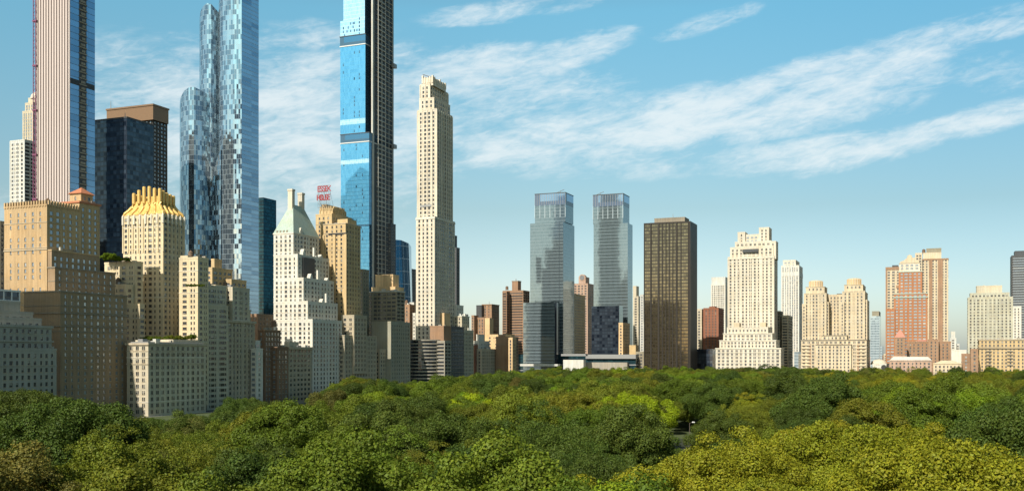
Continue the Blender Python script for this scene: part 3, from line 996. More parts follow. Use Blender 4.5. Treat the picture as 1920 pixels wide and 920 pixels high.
# G grey tan
b = B('apartment_building', 'low grey-beige apartment house with a deep cornice beside the white gabled tower', 'building', 541, 749)
g_ = b.mass((527, 541, 584), 650, 749, 'farwide', 'cream3', 'win', cornice=(1.6, 1.0, 'trim'))
g2_ = b.rel(g_, .1, .8, .1, .5, 3.8, 'cream2', 'penthouse'); b.clutter(g_, 9, 4)

# H white tower with green copper roof
b = B('copper_roofed_tower', 'white brick setback tower with a steep green copper roof and two chimneys', 'building', 586, 778)
h5 = b.mass((513, 586, 641), 600, 778, 'mixed', 'white', 'win')
h4 = b.mass((513, 577, 633), (566, 680), 783, 'mixed', 'white', 'win')
h3 = b.mass((513, 569, 626), (522, 640), 788, 'mixed', 'white', 'win')
h2 = b.mass((513, 558, 617), (478, 600), 793, 'mixed', 'white', 'win')
h1 = b.mass((513, 550, 598), (436, 560), 800, 'mixed', 'white', 'win', cornice=(.7, .4, 'trimwhite'))
b.hip(h1, 23.5, .43, .31, .3, 'copper', 'copper_roof')
X = (h1['x0'] + h1['x1']) / 2
for name_, yy, zz, hh in (('chimney', h1['y0'] + .30 * (h1['y1'] - h1['y0']), h1['z1'] + 14, 21), ('chimney', h1['y1'] - .32 * (h1['y1'] - h1['y0']), h1['z1'] + 14, 20)):
    c = MB(); c.box(X - 2.0, X + 2.0, yy - 2.0, yy + 1.6, zz, h1['z1'] + 14 + hh); c.box(X - 2.3, X + 2.3, yy - 2.3, yy + 1.9, h1['z1'] + 13 + hh, h1['z1'] + 14.4 + hh)
    c.build(name_, M['ivory'], b.root)
# stepped gables and dormers on the north side
def gable(mm, fy, w_, h, dpth=3.0):
    g = MB(); Y = mm['y0'] + fy * (mm['y1'] - mm['y0']); x = mm['x1'] + .15; z = mm['z1']
    P_ = [(Y - w_ / 2, z - 1), (Y + w_ / 2, z - 1), (Y + w_ / 2, z + h * .55), (Y + w_ * .3, z + h * .55), (Y + w_ * .3, z + h * .8), (Y, z + h), (Y - w_ * .3, z + h * .8), (Y - w_ * .3, z + h * .55), (Y - w_ / 2, z + h * .55)]
    g.poly([(x, a, c) for a, c in P_]); g.poly([(x - dpth, a, c) for a, c in reversed(P_)])
    for i in range(len(P_)):
        a, c = P_[i], P_[(i + 1) % len(P_)]
        g.quads([[(x, *a), (x - dpth, *a), (x - dpth, *c), (x, *c)]])
    g.build('gable', M['white'], b.root)
gable(h1, .3, 3.6, 5); gable(h2, .2, 3.6, 5.5); gable(h2, .75, 3, 3.5); gable(h3, .25, 3.4, 4.5); gable(h3, .8, 3, 3); gable(h4, .5, 3.2, 3.5)
for mm, fy in ((h2, .55), (h3, .5), (h4, .65)):
    c = MB(); Y = mm['y0'] + fy * (mm['y1'] - mm['y0'])
    c.box(mm['x1'] - 2, mm['x1'] - .6, Y - .7, Y + .7, mm['z1'] - .5, mm['z1'] + 8); c.build('chimney', M['white'], b.root)
sc_ = MB()      # dark construction netting on the north side
sc_.box(h2['x1'] + .1, h2['x1'] + 1.2, h2['y0'] + 6, h2['y0'] + 22, h3['z1'] - 4, h2['z1'] - 1)
sc_.build('scaffold_netting', M['darkpaint'], b.root)
# dormer row on the east slope foot
dr = MB()
for i in range(4):
    xx = h1['x0'] + 2.5 + i * 3.0
    dr.box(xx, xx + 1.3, h1['y0'] - .1, h1['y0'] + 1.4, h1['z1'] + .2, h1['z1'] + 2.2)
dr.build('dormer', M['trimdark'], b.root)

# I tan art-deco tower with the red roof letters
b = B('hotel_tower', 'golden tan stepped hotel tower carrying red letters on its roof', 'building', 649, 835)
i1 = b.mass((606, 648, 676), 418, 835, 'small', 'gold_tan', 'win', ns='paired', cornice=(.5, .3, 'trim'))
i0 = b.mass((592, 622, 660), (402, 640), (i1, 5), 'small', 'gold_tan', 'win')
i2 = b.mass((600, 624, 648), (392, 420), (i1, 9), 'none', 'gold_tan', 'win', crenel=('gold_tan', 1.1, 2.6, .9))
i2b = b.mass((603, 612, 630), (385, 395), (i1, 12), 'none', 'mellow', 'wind')
b.mass((640, 664, 688), (592, 700), 822, 'paired', 'cream3', 'win')
il = b.mass((625, 646, 706), 628, 812, 'paired', 'cream3', 'win', cornice=(.5, .3, 'trim'))
b.rel(i1, .5, .95, .2, .8, 4, 'gold_tan'); b.piers(i2, 0, 3, 1.0, .5, 'gold_tan'); b.piers(i2, 1, 3, 1.0, .5, 'gold_tan')
bl_ = MB(); bl_.box(i1['x0'] + 5, i1['x1'] + .4, i1['y0'] - .3, i1['y0'] + .5, i1['z1'] - 9.2, i1['z1'] - 7.7); bl_.build('dark_loggia', M['darkpaint'], b.root)
b.piers(i1, 0, 9, 2.4, .9, 'gold_tan', z0=i1['z0'] + 0, z1=i1['z1'] - 9, name='bay_pier')

# roof sign
sgD = 850
p0 = wp(607, sgD, 380)
sg = empty('roof_sign', (p0.x, p0.y, p0.z), -TH)
tag(sg, 'two-line rooftop sign of red letters on a steel lattice above the golden tan tower', 'sign')
fr = MB()
sw = 11.5
for i in range(8):
    x = -sw / 2 + i * sw / 7
    fr.beam((x, .35, -4), (x, .35, 14.2), .22)
    if i < 7:
        for zz in range(-4, 13, 3): fr.beam((x, .35, zz), (x + sw / 7, .35, zz + 3), .12)
for zz in (-4, -1, 2, 5.3, 6.7, 9.0, 14.2): fr.beam((-sw / 2, .35, zz), (sw / 2, .35, zz), .2)
for x in (-sw / 2, 0, sw / 2): fr.beam((x, .35, 9), (x, 6, -4), .25)
fr.build('sign_frame', M['steel'], sg)


def letters(text, z, size, parent, width, mat):
    """each character a mesh of its own"""
    n = len(text)
    for i, ch in enumerate(text):
        cu = bpy.data.curves.new('letter', 'FONT')
        cu.body = ch; cu.size = size; cu.extrude = .12; cu.offset = 0.05 * size / 4; cu.align_x = 'CENTER'
        tmp = bpy.data.objects.new('letter', cu)
        me = bpy.data.meshes.new_from_object(tmp)
        bpy.data.objects.remove(tmp)
        me.materials.clear(); me.materials.append(mat)
        o = bpy.data.objects.new('letter', me); COL.objects.link(o)
        o.parent = parent
        o.location = (-width / 2 + (i + .5) * width / n, 0, z)
        o.rotation_euler = (math.radians(90), 0, 0)


letters('ESSEX', 9.2, 6.6, sg, 11.6, M['redpaint'])
letters('HOUSE', 2.2, 6.6, sg, 11.6, M['redpaint'])

# J grey block with blank wall
b = B('apartment_building', 'grey-green block with a blank upper side wall and a rooftop box lit yellow', 'building', 733, 880)
j0 = b.mass((697, 733, 769), 604, 880, 'small', 'blank', 'win', es='none')
b.mass((703, 712, 735), (656, 760), 872, 'small', 'cream3', 'win')
b = B('office_block', 'dark grey block with balconies below a yellow-lit rooftop box', 'building', 745, 905)
j1 = b.mass((689, 744, 759), 545, 905, 'balc', 'olive_grey', 'wind', es='farwide', cornice=(.8, .4, 'lightgrey'))
b.mass((697, 741, 757), (539, 547), 915, 'none', 'mellow', 'wind')
j2 = b.mass((704, 737, 748), (516, 541), 920, 'none', 'mellow', 'wind')
b.clutter(j1, 12, 4, 1.5)
b = B('tower_block', 'dark narrow slab between the tan hotel tower and the grey block', 'building', 684, 900)
b.mass((674, 680, 692), 506, 900, 'small', 'olive_grey', 'wind')

# L small brown
b = B('apartment_building', 'small brown brick block tucked left of the tall limestone tower', 'building', 768, 1010)
b.mass((752, 768, 778), 572, 1010, 'small', 'brown2', 'wind')
b.mass((768, 776, 783), (568, 600), 1020, 'none', 'lightgrey', 'wind')
b = B('apartment_building', 'white sliver of a block behind the curved balcony building', 'building', 782, 1000)
b.mass((774, 779, 784), 588, 1000, 'small', 'white', 'wind')

# M curved banded building
b = B('apartment_building', 'dark apartment block with rounded horizontal balcony bands above the trees', 'building', 800, 925)
wl, sb, gl = MB(), MB(), MB()
# plan: curved front seen from px 770 to 846
R0 = 24
cpx = b.loc(802, 925 + R0)
pl = []
for k in range(15):
    a = math.radians(-165 + k * 10.2)
    pl.append((cpx[0] + 17.5 * math.cos(a), cpx[1] + R0 * math.sin(a)))
pl += [(pl[-1][0] + 1.0, pl[-1][1] + 18)]
ztop = EYE + (HOR - 636) * 925 / F
nf = int(ztop / 3.1)
def ring(off):
    out = []
    for (x, y) in pl:
        dx, dy = x - cpx[0], y - cpx[1]
        q = math.hypot(dx, dy); out.append((x + dx / q * off, y + dy / q * off))
    return out
inner, outer = ring(-1.3), ring(0)
for k in range(len(pl) - 1):
    gl.quads([[(*inner[k], 0), (*inner[k + 1], 0), (*inner[k + 1], ztop), (*inner[k], ztop)]], [[(k * 4, 0), (k * 4 + 4, 0), (k * 4 + 4, ztop), (k * 4, ztop)]])
gl.poly([(*p, ztop) for p in inner]); gl.build('glazed_wall', M['g_navy'], b.root)
for f_n in range(nf + 1):
    z = ztop - f_n * 3.1
    bd = MB()
    for k in range(len(pl) - 1):
        a, c, a2, c2 = outer[k], outer[k + 1], inner[k], inner[k + 1]
        bd.quads([[(*a, z - 1.15), (*c, z - 1.15), (*c, z), (*a, z)], [(*a, z), (*c, z), (*c2, z), (*a2, z)], [(*c, z - 1.15), (*a, z - 1.15), (*a2, z - 1.15), (*c2, z - 1.15)]])
    bd.build('balcony', M['concrete'], b.root)
pm_ = b.mass((818, 834, 846), 640, 930, 'balc', 'concrete', 'wind')
b.mass((806, 832, 846), (612, 640), 935, 'none', 'brown2', 'wind')

# N dark block
b = B('apartment_building', 'charcoal gridded block with a pale tan rooftop box, right of the curved balconies', 'building', 845, 960)
n1 = b.mass((836, 846, 870), 613, 960, 'vert', 'darkgrey', 'winb')
n2 = b.mass((814, 833, 844), (588, 615), 985, 'none', 'mellow', 'wind')

# O white ornate
b = B('apartment_building', 'ornate white stepped apartment block right of the charcoal block', 'building', 872, 1000)
o1 = b.mass((862, 870, 888), 620, 1000, 'std', 'cream2', 'win')
o2 = b.mass((850, 866, 880), (592, 640), 1008, 'std', 'cream2', 'win', cornice=(.6, .4, 'trimwhite'))
o3 = b.mass((844, 856, 869), (573, 600), 1016, 'std', 'white', 'win')
b.mast(o2, .5, .2, 3, .8, 'white', 'finial'); b.mast(o1, .6, .6, 3.5, .8, 'white', 'finial')

# P the tall limestone tower
b = B('limestone_tower', 'very tall ivory limestone apartment tower with narrow setbacks and a boom on top', 'building', 815, 975)
p1 = b.mass((780, 815, 853), 407, 975, 'cpsE', 'ivory', 'win', ns='cpsN')
p2 = b.mass((783, 819, 848), (205, 440), 981, 'cpsE', 'ivory', 'win', ns='cpsN')
b.band(p1, p1['z1'] - 1.5, 1.2, .4, 'trimwhite', 'cornice')
p3 = b.mass((786, 814, 844), (184, 215), (p2, 1.5), 'cpsE', 'ivory', 'win', ns='cpsN')
p4 = b.mass((788, 806, 840), (158, 190), (p2, 3), 'cpsE', 'ivory', 'win')
p5 = b.mass((791, 812, 836), (147, 160), (p2, 5), 'none', 'ivory', 'win')
for k_, s_ in ((0, 4.6), (1, 5.2)):
    for mm in (p2, p4): b.piers(mm, k_, s_, 1.1, .5, 'ivory', name='rib')
cr = MB()
for i in range(5):
    xx = p5['x0'] + i * (p5['x1'] - p5['x0'] - 1.5) / 4
    cr.box(xx, xx + 1.6, p5['y0'] - .5, p5['y0'] + 1.2, p5['z1'] - 4, p5['z1'] + (3.5, 2, 1.2, 2, 3)[i])
for i in range(5):
    yy = p5['y0'] + 3 + i * (p5['y1'] - p5['y0'] - 4) / 4
    cr.box(p5['x1'] - 1, p5['x1'] + .5, yy - .8, yy + .8, p5['z1'] - 4, p5['z1'] + (2, 1.2, 2.5, 1.2, 2)[i])
cr.build('roof_pinnacle', M['ivory'], b.root)
bo = MB(); a0 = ((p5['x0'] + p5['x1']) / 2 - 2, p5['y0'] + 6, p5['z1'])
bo.beam(a0, (a0[0], a0[1], a0[2] + 4), .8); bo.beam((a0[0] - 6, a0[1], a0[2] + 6.5), (a0[0] + 6, a0[1] + 2, a0[2] + 2.2), .7); bo.build('roof_boom', M['steel'], b.root)
lg = MB(); lg.box(p2['x0'] + 3, p2['x0'] + 15, p2['y0'] - .6, p2['y0'] + .4, p1['z1'] + 11, p1['z1'] + 13); lg.build('loggia_ledge', M['steel'], b.root)
b = B('tower_block', 'narrow dark teal slab just behind the tall limestone tower', 'building', 855, 1120)
q1 = b.mass((846, 856, 862), 465, 1120, 'dense', 'darkgrey', 'wind')
b.mass((844, 850, 857), (442, 500), 1130, 'none', 'darkgrey', 'wind')

# Q supertall under construction
b = B('glass_supertall', 'bright blue glass supertall under construction with a hoist up its dark side', 'building', 692, 1160)
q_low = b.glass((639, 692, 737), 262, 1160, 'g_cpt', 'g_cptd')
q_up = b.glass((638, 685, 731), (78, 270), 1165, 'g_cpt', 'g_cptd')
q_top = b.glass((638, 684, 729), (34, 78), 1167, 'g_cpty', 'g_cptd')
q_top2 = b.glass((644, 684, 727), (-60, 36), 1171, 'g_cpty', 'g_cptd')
for mm, y_a, y_b in ((q_low, 249, 264), (q_up, 62, 79)):
    z_a = EYE + (HOR - y_b) * 1160 / F; z_b = EYE + (HOR - y_a) * 1160 / F
    bb = MB(); bb.box(mm['x0'] - .2, mm['x1'] + .3, mm['y0'] - .35, mm['y1'], z_a, z_b); bb.build('mechanical_floor', M['g_cptd'], b.root)
    bb = MB(); bb.box(mm['x0'] - .6, mm['x1'] + .7, mm['y0'] - .8, mm['y1'] - .5, z_b, z_b + .9); bb.build('ledge', M['darkgrey'], b.root)
    bb = MB(); bb.box(mm['x0'] - .5, mm['x1'] + .6, mm['y0'] - .7, mm['y1'] - .5, z_a - 1.0, z_a); bb.build('ledge', M['whitepaint'], b.root)
for (y_a, y_b, mm) in ((219, 229, q_up), (297, 305, q_low), (420, 424, q_low)):
    z_a = EYE + (HOR - y_b) * 1160 / F; z_b = EYE + (HOR - y_a) * 1160 / F
    bb = MB(); bb.quads([[(mm['x0'], mm['y0'] - .08, z_a), (mm['x1'], mm['y0'] - .08, z_a), (mm['x1'], mm['y0'] - .08, z_b), (mm['x0'], mm['y0'] - .08, z_b)]],
                        [[(0, z_a), (24, z_a), (24, z_b), (0, z_b)]])
    bb.build('film_band', M['g_cpty'] if y_a < 400 else M['g_cptd'], b.root)
# open dark panels where glass is not yet fitted
rr = random.Random(5)
opn = []
for i in range(70):
    mm, ya_, yb_ = rr.choice(((q_up, 90, 245), (q_low, 268, 500), (q_top, 36, 60)))
    yy = rr.uniform(ya_, yb_); z = EYE + (HOR - yy) * 1160 / F
    cx_ = rr.choice((.52, .53, .74, .75, .08, rr.uniform(.1, .95)))
    xx = mm['x0'] + cx_ * (mm['x1'] - mm['x0'])
    z = round(z / 4.2) * 4.2 + .5; xx = mm['x0'] + round((xx - mm['x0']) / 1.6) * 1.6
    o_ = MB(); o_.box(xx + .15, min(xx + 1.5, mm['x1'] - .1), mm['y0'] - .06, mm['y0'] + .1, z, z + 2.8); o_.build('open_panel', M['g_cptd'], b.root)
# concrete frame strips and hoist on the north side
x = q_low['x1']; y0 = q_low['y0']; wN = q_low['y1'] - y0; zt = q_top2['z1']
st_ = MB()
st_.box(x - 1.0, x + .8, y0 + wN * .12, y0 + wN * .18, 0, zt); st_.build('steel_rail', M['lightgrey'], b.root)
st_ = MB()
st_.box(x - .5, x + .3, y0 + wN * .20, y0 + wN * .97, 0, zt); st_.build('bare_frame', M['darkpaint'], b.root)
hz_ = MB()
z = 20
while z < zt:
    hz_.box(x + .3, x + 2.2, y0 + wN * .30, y0 + wN * .60, z, z + .9)
    hz_.box(x + .3, x + 1.4, y0 + wN * .62, y0 + wN * .93, z, z + .4)
    z += 5.4
for fy in (.30, .45, .60): hz_.box(x + 2.0, x + 2.6, y0 + wN * fy - .4, y0 + wN * fy + .4, 0, zt)
for fy in (.78, .93): hz_.box(x + 1.2, x + 1.6, y0 + wN * fy - .2, y0 + wN * fy + .2, 0, zt)
hz_.build('hoist_tower', M['lightgrey'], b.root)
rl_ = MB(); rl_.box(x + .4, x + 1.1, y0 + wN * .96, y0 + wN * .99, 0, zt); rl_.build('steel_rail', M['steel'], b.root)
for yy_ in (105, 262):
    ca = MB(); z = EYE + (HOR - yy_) * 1160 / F; ca.box(x + 1.0, x + 4.2, y0 + wN * .9, y0 + wN * 1.03, z, z + 4.5); ca.build('hoist_car', M['steel'], b.root)
b.mass((728, 733, 742), 420, 1178, 'far', 'darkgrey', 'wind')

# R tilted faceted glass
b = B('faceted_glass_building', 'slanted steel-blue faceted glass building right of the hoist', 'building', 745, 1240)
prism(b, [(738, 1240, 449, 738, 1240), (752, 1235, 450, 762, 1235), (766, 1245, 456, 776, 1245)], [(771, 1260, 462, 764, 1275), (745, 1285, 470)], ['g_hearst'])
b = B('tower_block', 'small dark block between the faceted glass and the limestone tower', 'building', 777, 1290)
b.mass((760, 772, 782), 505, 1290, 'far', 'darkgrey', 'wind')

# S rippled glass tower
b = B('rippled_glass_tower', 'tall rippled tower of checkered blue and silver glass with curved shoulders', 'building', 453, 960)
prism(b, [(410, 975, 8), (413, 969, -10), (418, 965, -18), (426, 963, -26), (438, 961, -30), (453, 960, -30)], [(485, 983, -30), (455, 1006, -30), (418, 1010, 0)], ['g_one'] * 5 + ['g_onen', 'g_one', 'g_one', 'g_one'])
prism(b, [(374, 990, 34), (376, 983, 22), (381, 978, 12), (388, 975, 6), (396, 975, 8), (405, 979, 18), (412, 984, 26)], [(425, 1010, 28), (385, 1016, 30)], ['g_one'])
prism(b, [(337, 985, 196), (339, 976, 182), (345, 969, 171), (354, 965, 164), (364, 964, 163), (378, 968, 170), (394, 975, 180)], [(402, 1010, 184), (352, 1016, 190)], ['g_one'])
# lower curved sweep joining the lobes
prism(b, [(390, 975, 400), (398, 972, 340), (406, 969, 300), (414, 966, 280)], [(430, 1000, 280), (396, 1004, 400)], ['g_one'])

# T dark green slab
b = B('office_slab', 'dark green glass office slab right of the rippled glass tower', 'building', 500, 1100)
b.glass((478, 494, 518), 370, 1100, 'g_green', 'g_green')
# U navy slab and V brown topped tower
b = B('office_slab', 'navy black glass office slab behind the tan hotel', 'building', 248, 800)
u1 = b.glass((170, 238, 288), 219, 800, 'g_navy', 'g_navy')
b.band(u1, u1['z1'] - 1, 1.2, .3, 'darkgrey', 'cornice'); b.mast(u1, .8, .2, 5)
b = B('office_tower', 'dark tower with a flat bronze-brown top behind the navy slab', 'building', 287, 900)
v1 = b.mass((200, 287, 314), 222, 900, 'far', 'black', 'winb')
v2 = b.mass((200, 287, 316), (195, 224), 897, 'none', 'bronze', 'wind', cornice=(1.2, .6, 'bronze'))
b.mast(v2, .02, .2, 8)

# W slender striped supertall
b = B('slender_supertall', 'slender supertall with pale vertical stripes on one side and blue glass on the other', 'building', 130, 760)
s1 = b.glass((70, 130, 178), -60, 760, 'g_st', 'g_st')
b.piers(s1, 0, 2.6, 1.55, .5, 'fin', name='terracotta_fin')
bk = MB(); bk.box(s1['x0'], s1['x1'] - .6, s1['y0'] - .12, s1['y0'] + .1, 0, s1['z1']); bk.build('bronze_cladding', M['findark'], b.root)
ed = MB(); ed.box(s1['x1'] - .8, s1['x1'] + .3, s1['y0'] - .5, s1['y0'] + .5, 0, s1['z1']); ed.build('corner_trim', M['whitepaint'], b.root)
# unglazed shaft on the north side
wN = s1['y1'] - s1['y0']
sh = MB(); sh.box(s1['x1'] - .1, s1['x1'] + .15, s1['y0'] + wN * .38, s1['y0'] + wN * .66, 0, s1['z1']); sh.build('open_shaft', M['darkgrey'], b.root)
fl = MB(); z = 60
while z < s1['z1']:
    fl.box(s1['x1'] + .1, s1['x1'] + .7, s1['y0'] + wN * .38, s1['y0'] + wN * .66, z, z + .9)
    fl.box(s1['x1'] + .1, s1['x1'] + .6, s1['y0'] + wN * (.41 + .1 * random.random()), s1['y0'] + wN * .60, z + 1.5, z + 3.2)
    z += 4.6
fl.build('shaft_frame', M['concrete'], b.root)
rs = MB(); rs.box(s1['x1'] - .1, s1['x1'] + .25, s1['y0'] + wN * .02, s1['y0'] + wN * .98, EYE + (HOR - 162) * 770 / F, EYE + (HOR - 152) * 770 / F); rs.build('dark_floor', M['darkpaint'], b.root)
# plum hoist mast beside it
hp = wp(67, 772)
hm = empty('construction_hoist', (hp.x, hp.y, 0), -TH)
tag(hm, 'plum coloured lattice hoist mast climbing the striped supertall', 'hoist')
l = MB(); ht = s1['z1']
for a in (-1.2, 1.2):
    for c in (-1.2, 1.2): l.box(a - .22, a + .22, c - .22, c + .22, 0, ht)
z = 90.0
while z < ht:
    l.beam((-1.2, -1.2, z), (1.2, -1.2, z + 2.6), .35); l.beam((1.2, -1.2, z + 2.6), (-1.2, -1.2, z + 5.2), .35)
    l.beam((1.2, -1.2, z), (1.2, 1.2, z + 2.6), .5); z += 5.2
l.build('mast', M['purple'], hm)
for z_ in range(150, int(ht), 33):
    t_ = MB(); t_.box(-1.9, 2.1, -1.6, 1.6, z_, z_ + .9); t_.build('wall_tie', M['purple'], hm)

# X two towers at far left
b = B('domed_tower', 'pale stepped tower with a round dome far behind the striped supertall', 'building', 66, 1050)
x1 = b.mass((42, 62, 80), 208, 1050, 'vert', 'cream2', 'winb')
x2 = b.mass((47, 63, 78), (193, 210), 1055, 'vert', 'cream2', 'winb')
x3 = b.mass((53, 65, 76), (184, 195), 1060, 'none', 'cream2', 'winb')
dm = MB(); cx_, cy_ = (x3['x0'] + x3['x1']) / 2 + 2, (x3['y0'] + x3['y1']) / 2
dm.tube([(cx_, cy_, x3['z1'] + h) for h in (0, 2.5, 4.6, 6.2, 7.2)], [5.2, 4.9, 3.9, 2.4, .3], 16); dm.build('dome', M['ivory'], b.root, smooth=True)
b = B('balcony_tower', 'grey and white banded tower with a notched top near the left edge', 'building', 47, 900)
y1_ = b.mass((19, 46, 68), 263, 900, 'balc', 'lightgrey', 'wind', es='farwide')
b.piers(y1_, 0, 4.5, .5, .3, 'whitepaint')

for bb_ in list(ALLWIN):
    big_ = [m_ for m_ in bb_.masses if m_['x1'] - m_['x0'] > 9 and m_['y1'] - m_['y0'] > 9 and m_['z1'] < 190 and m_.get('wall') in TRIMS]
    big_.sort(key=lambda m_: -m_['z1'])
    for q_, m_ in enumerate(big_[:3]):
        bb_.clutter(m_, int(bb_.px) + q_, 5, 2.6)
        if q_ == 1 or int(bb_.px) % 3 == 0: bb_.tank(m_, .35 + .3 * (int(bb_.px) % 2), .45, 1.5, 2.8, 1.6)
# ------------------------------------------------------------------ around the circle
b = B('apartment_building', 'brown brick cluster with a chimney-like rooftop frame right of the white ornate block', 'building', 915, 1250)
a1 = b.mass((886, 908, 936), 596, 1250, 'std', 'brown2', 'wind')
b.mass((893, 903, 914), (573, 600), 1260, 'none', 'darkgrey', 'wind')
a2 = b.mass((904, 922, 936), (570, 620), 1262, 'small', 'brown2', 'wind', cornice=(.8, .5, 'brown2'))
b.mass((909, 918, 925), 597, 1238, 'none', 'mellow', 'wind')
b.mass((884, 889, 897), 592, 1246, 'small', 'brown2', 'wind')
b.mast(a2, .5, .3, 4)
b = B('apartment_building', 'red-brown and yellow stepped block with terraces in front of the brown cluster', 'building', 935, 1130)
a3 = b.mass((912, 934, 944), 628, 1130, 'pairs', 'mellow', 'wind')
b.mass((925, 937, 950), 640, 1126, 'pairs', 'mellow', 'wind')
b = B('apartment_building', 'pale grey apartment house with a white ornamental top above the tree line', 'building', 905, 1075)
a4 = b.mass((888, 903, 930), 655, 1075, 'vert', 'cream2', 'wind')
b.mass((886, 898, 918), (640, 660), 1082, 'std', 'white', 'wind'); b.mass((893, 898, 908), (628, 642), 1088, 'none', 'white', 'wind')
b.clutter(a4, 6, 4)
b = B('apartment_building', 'reddish brown side of a narrow block behind the pale grey house', 'building', 893, 1072)
b.mass((884, 890, 896), 648, 1072, 'none', 'red', 'wind')
b = B('apartment_building', 'plain brown slab with one lit strip of windows beside the glass podium', 'building', 955, 1100)
a5 = b.mass((930, 952, 972), 632, 1100, 'vert', 'brown2', 'wind', es='none')
b.mass((953, 961, 968), (634, 760), 1092, 'vert', 'mellow', 'wind'); b.mass((945, 958, 965), (628, 640), 1106, 'none', 'mellow', 'wind')
b.rel(a5, .2, .6, .2, .7, 3, 'brown2')

b = B('apartment_tower', 'banded brown tower with a boxy rooftop tank left of the twin glass towers', 'building', 980, 1330)
z1 = b.mass((943, 981, 993), 545, 1330, 'ribbon', 'brown2', 'wind', ns='balc')
b.mass((942, 950, 956), 547, 1324, 'balc', 'brown2', 'wind')
z2 = b.mass((960, 971, 977), (526, 548), 1340, 'none', 'brown2', 'wind', cornice=(.8, .4, 'concrete'))
b.mast(z2, .5, .3, 3, .8); b.tank(z1, .1, .3)

def twin(name, label, xs_top, xs_main, px, boom):
    b = B(name, label, 'building', px, 1228, 'twin grey-blue glass towers')
    mn = b.glass(xs_main[0], (xs_main[1], None), 1228, 'g_tw', 'g_tw')
    tp = b.glass(xs_top[0], (xs_top[1], xs_main[1]), 1232, 'g_tw', 'g_tw', 'crown_glazing')
    b.piers(tp, 0, 6.0, .6, .4, 'g_far', z0=tp['z0'] + 6, z1=tp['z0'] + (tp['z1'] - tp['z0']) * .62, name='crown_fin')
    b.piers(tp, 0, 3.0, .35, .3, 'steel', z0=tp['z0'] + (tp['z1'] - tp['z0']) * .62, name='crown_fin')
    bb = MB(); bb.box(tp['x0'] - .1, tp['x1'] + .1, tp['y0'] - .15, tp['y1'], tp['z0'] + (tp['z1'] - tp['z0']) * .60, tp['z1'] - .4); bb.build('crown_screen', M['g_st'], b.root)
    bb = MB(); bb.box(tp['x0'] - .3, tp['x1'] + .3, tp['y0'] - .3, tp['y1'], tp['z1'] - .4, tp['z1'] + .6); bb.build('coping', M['darkgrey'], b.root)
    bo = MB(); a0 = (tp['x0'] + (tp['x1'] - tp['x0']) * boom, tp['y0'] + 5, tp['z1'])
    bo.beam(a0, (a0[0], a0[1], a0[2] + 3.5), .6); bo.beam((a0[0] - 5, a0[1], a0[2] + 1.2), (a0[0] + 4.5, a0[1], a0[2] + 4.5), .6); bo.build('roof_boom', M['steel'], b.root)
    return b, mn
twb, tw1 = twin('glass_tower', 'left one of two matching grey-blue glass towers with a ribbed crown', ((1003, 1060, 1075), 361), ((994, 1056, 1077), 416), 1056, .8)
seam = MB(); seam.box(tw1['x1'] - 5.2, tw1['x1'] - 4.8, tw1['y0'] - .25, tw1['y0'] + .1, 0, tw1['z1']); seam.build('dark_seam', M['g_navy'], twb.root)
wg = twb.glass((981, 1040, 1046), 566, 1205, 'g_tw', 'g_navy', 'lower_wing')
sl2 = MB(); sl2.box(wg['x1'] + .05, wg['x1'] + 2.2, wg['y0'] + .3, wg['y0'] + 6, 20, wg['z1'] - .4); sl2.build('dark_slot', M['g_navy'], twb.root)
twb2, tw2 = twin('glass_tower', 'right one of two matching grey-blue glass towers, its lower half dark with reflections', ((1112, 1168, 1180), 363), ((1113, 1177, 1186), 418), 1177, .2)
twb2.glass((1109, 1161, 1168), 573, 1200, 'g_navy', 'g_tw', 'lower_wing')
twb2.mass((1160, 1168, 1181), 606, 1195, 'far', 'mellow', 'wind')
b = B('shopping_podium', 'low grey glass podium with a white panel at the foot of the twin glass towers', 'building', 1180, 1185)
pd = b.glass((972, 1192, 1200), 664, 1188, 'g_green', 'g_green')
for k in range(4): b.band(pd, 3 + k * 7.0, 1.1, .5, 'steel', 'ledge')
w1_ = MB()
def pod(xa, xb, ya, yb, dd, mat, nm, D=1188):
    q = b.mass_dims((xa, xb, xb + 6), (ya, yb), D - dd, 8)
    g = MB(); g.box(q['x0'], q['x1'], q['y0'], q['y1'], q['z0'], q['z1']); g.build(nm, M[mat], b.root)
pod(1056, 1094, 674, 695, 3, 'lightgrey', 'white_panel'); pod(1052, 1098, 663, 667, 4, 'steel', 'canopy')
pod(1098, 1192, 664, 672, 3, 'steel', 'terrace_edge'); pod(1098, 1176, 679, 700, 4, 'concrete', 'base_wall'); pod(975, 1046, 682, 686, 3, 'lightgrey', 'ledge')
b = B('apartment_tower', 'tan gridded tower with dark slots beside the left glass tower', 'building', 1080, 1300)
t1 = b.mass((1058, 1078, 1097), 552, 1300, 'farwide', 'gold_tan', 'wind', ns='farwide')
b = B('apartment_tower', 'pink brick tower with a round-topped clock-like gable between the twin glass towers', 'building', 1103, 1450)
t2 = b.mass((1075, 1102, 1114), 532, 1450, 'farwide', 'pink', 'wind')
t3 = b.mass((1085, 1098, 1105), (520, 535), 1455, 'none', 'pink', 'wind')
g = MB(); cx_, y_, z_ = (t3['x0'] + t3['x1']) / 2, t3['y0'] - .3, t3['z1']
g.tube([(cx_, y_, z_), (cx_, y_ + 8, z_)], 4.6, 20); g.build('round_gable', M['pink'], b.root)
g = MB(); g.tube([(cx_, y_ - .4, z_), (cx_, y_ - .1, z_)], 3.4, 20); g.build('round_window', M['winb'], b.root)
b = B('apartment_tower', 'slim tan tower right of the twin glass towers', 'building', 1199, 1420)
b.mass((1187, 1197, 1203), 556, 1420, 'farwide', 'cream2', 'wind'); b.mass((1187, 1193, 1198), (537, 560), 1424, 'none', 'cream2', 'wind')
b = B('apartment_tower', 'dull teal block squeezed behind the dark bronze tower', 'building', 1206, 1390)
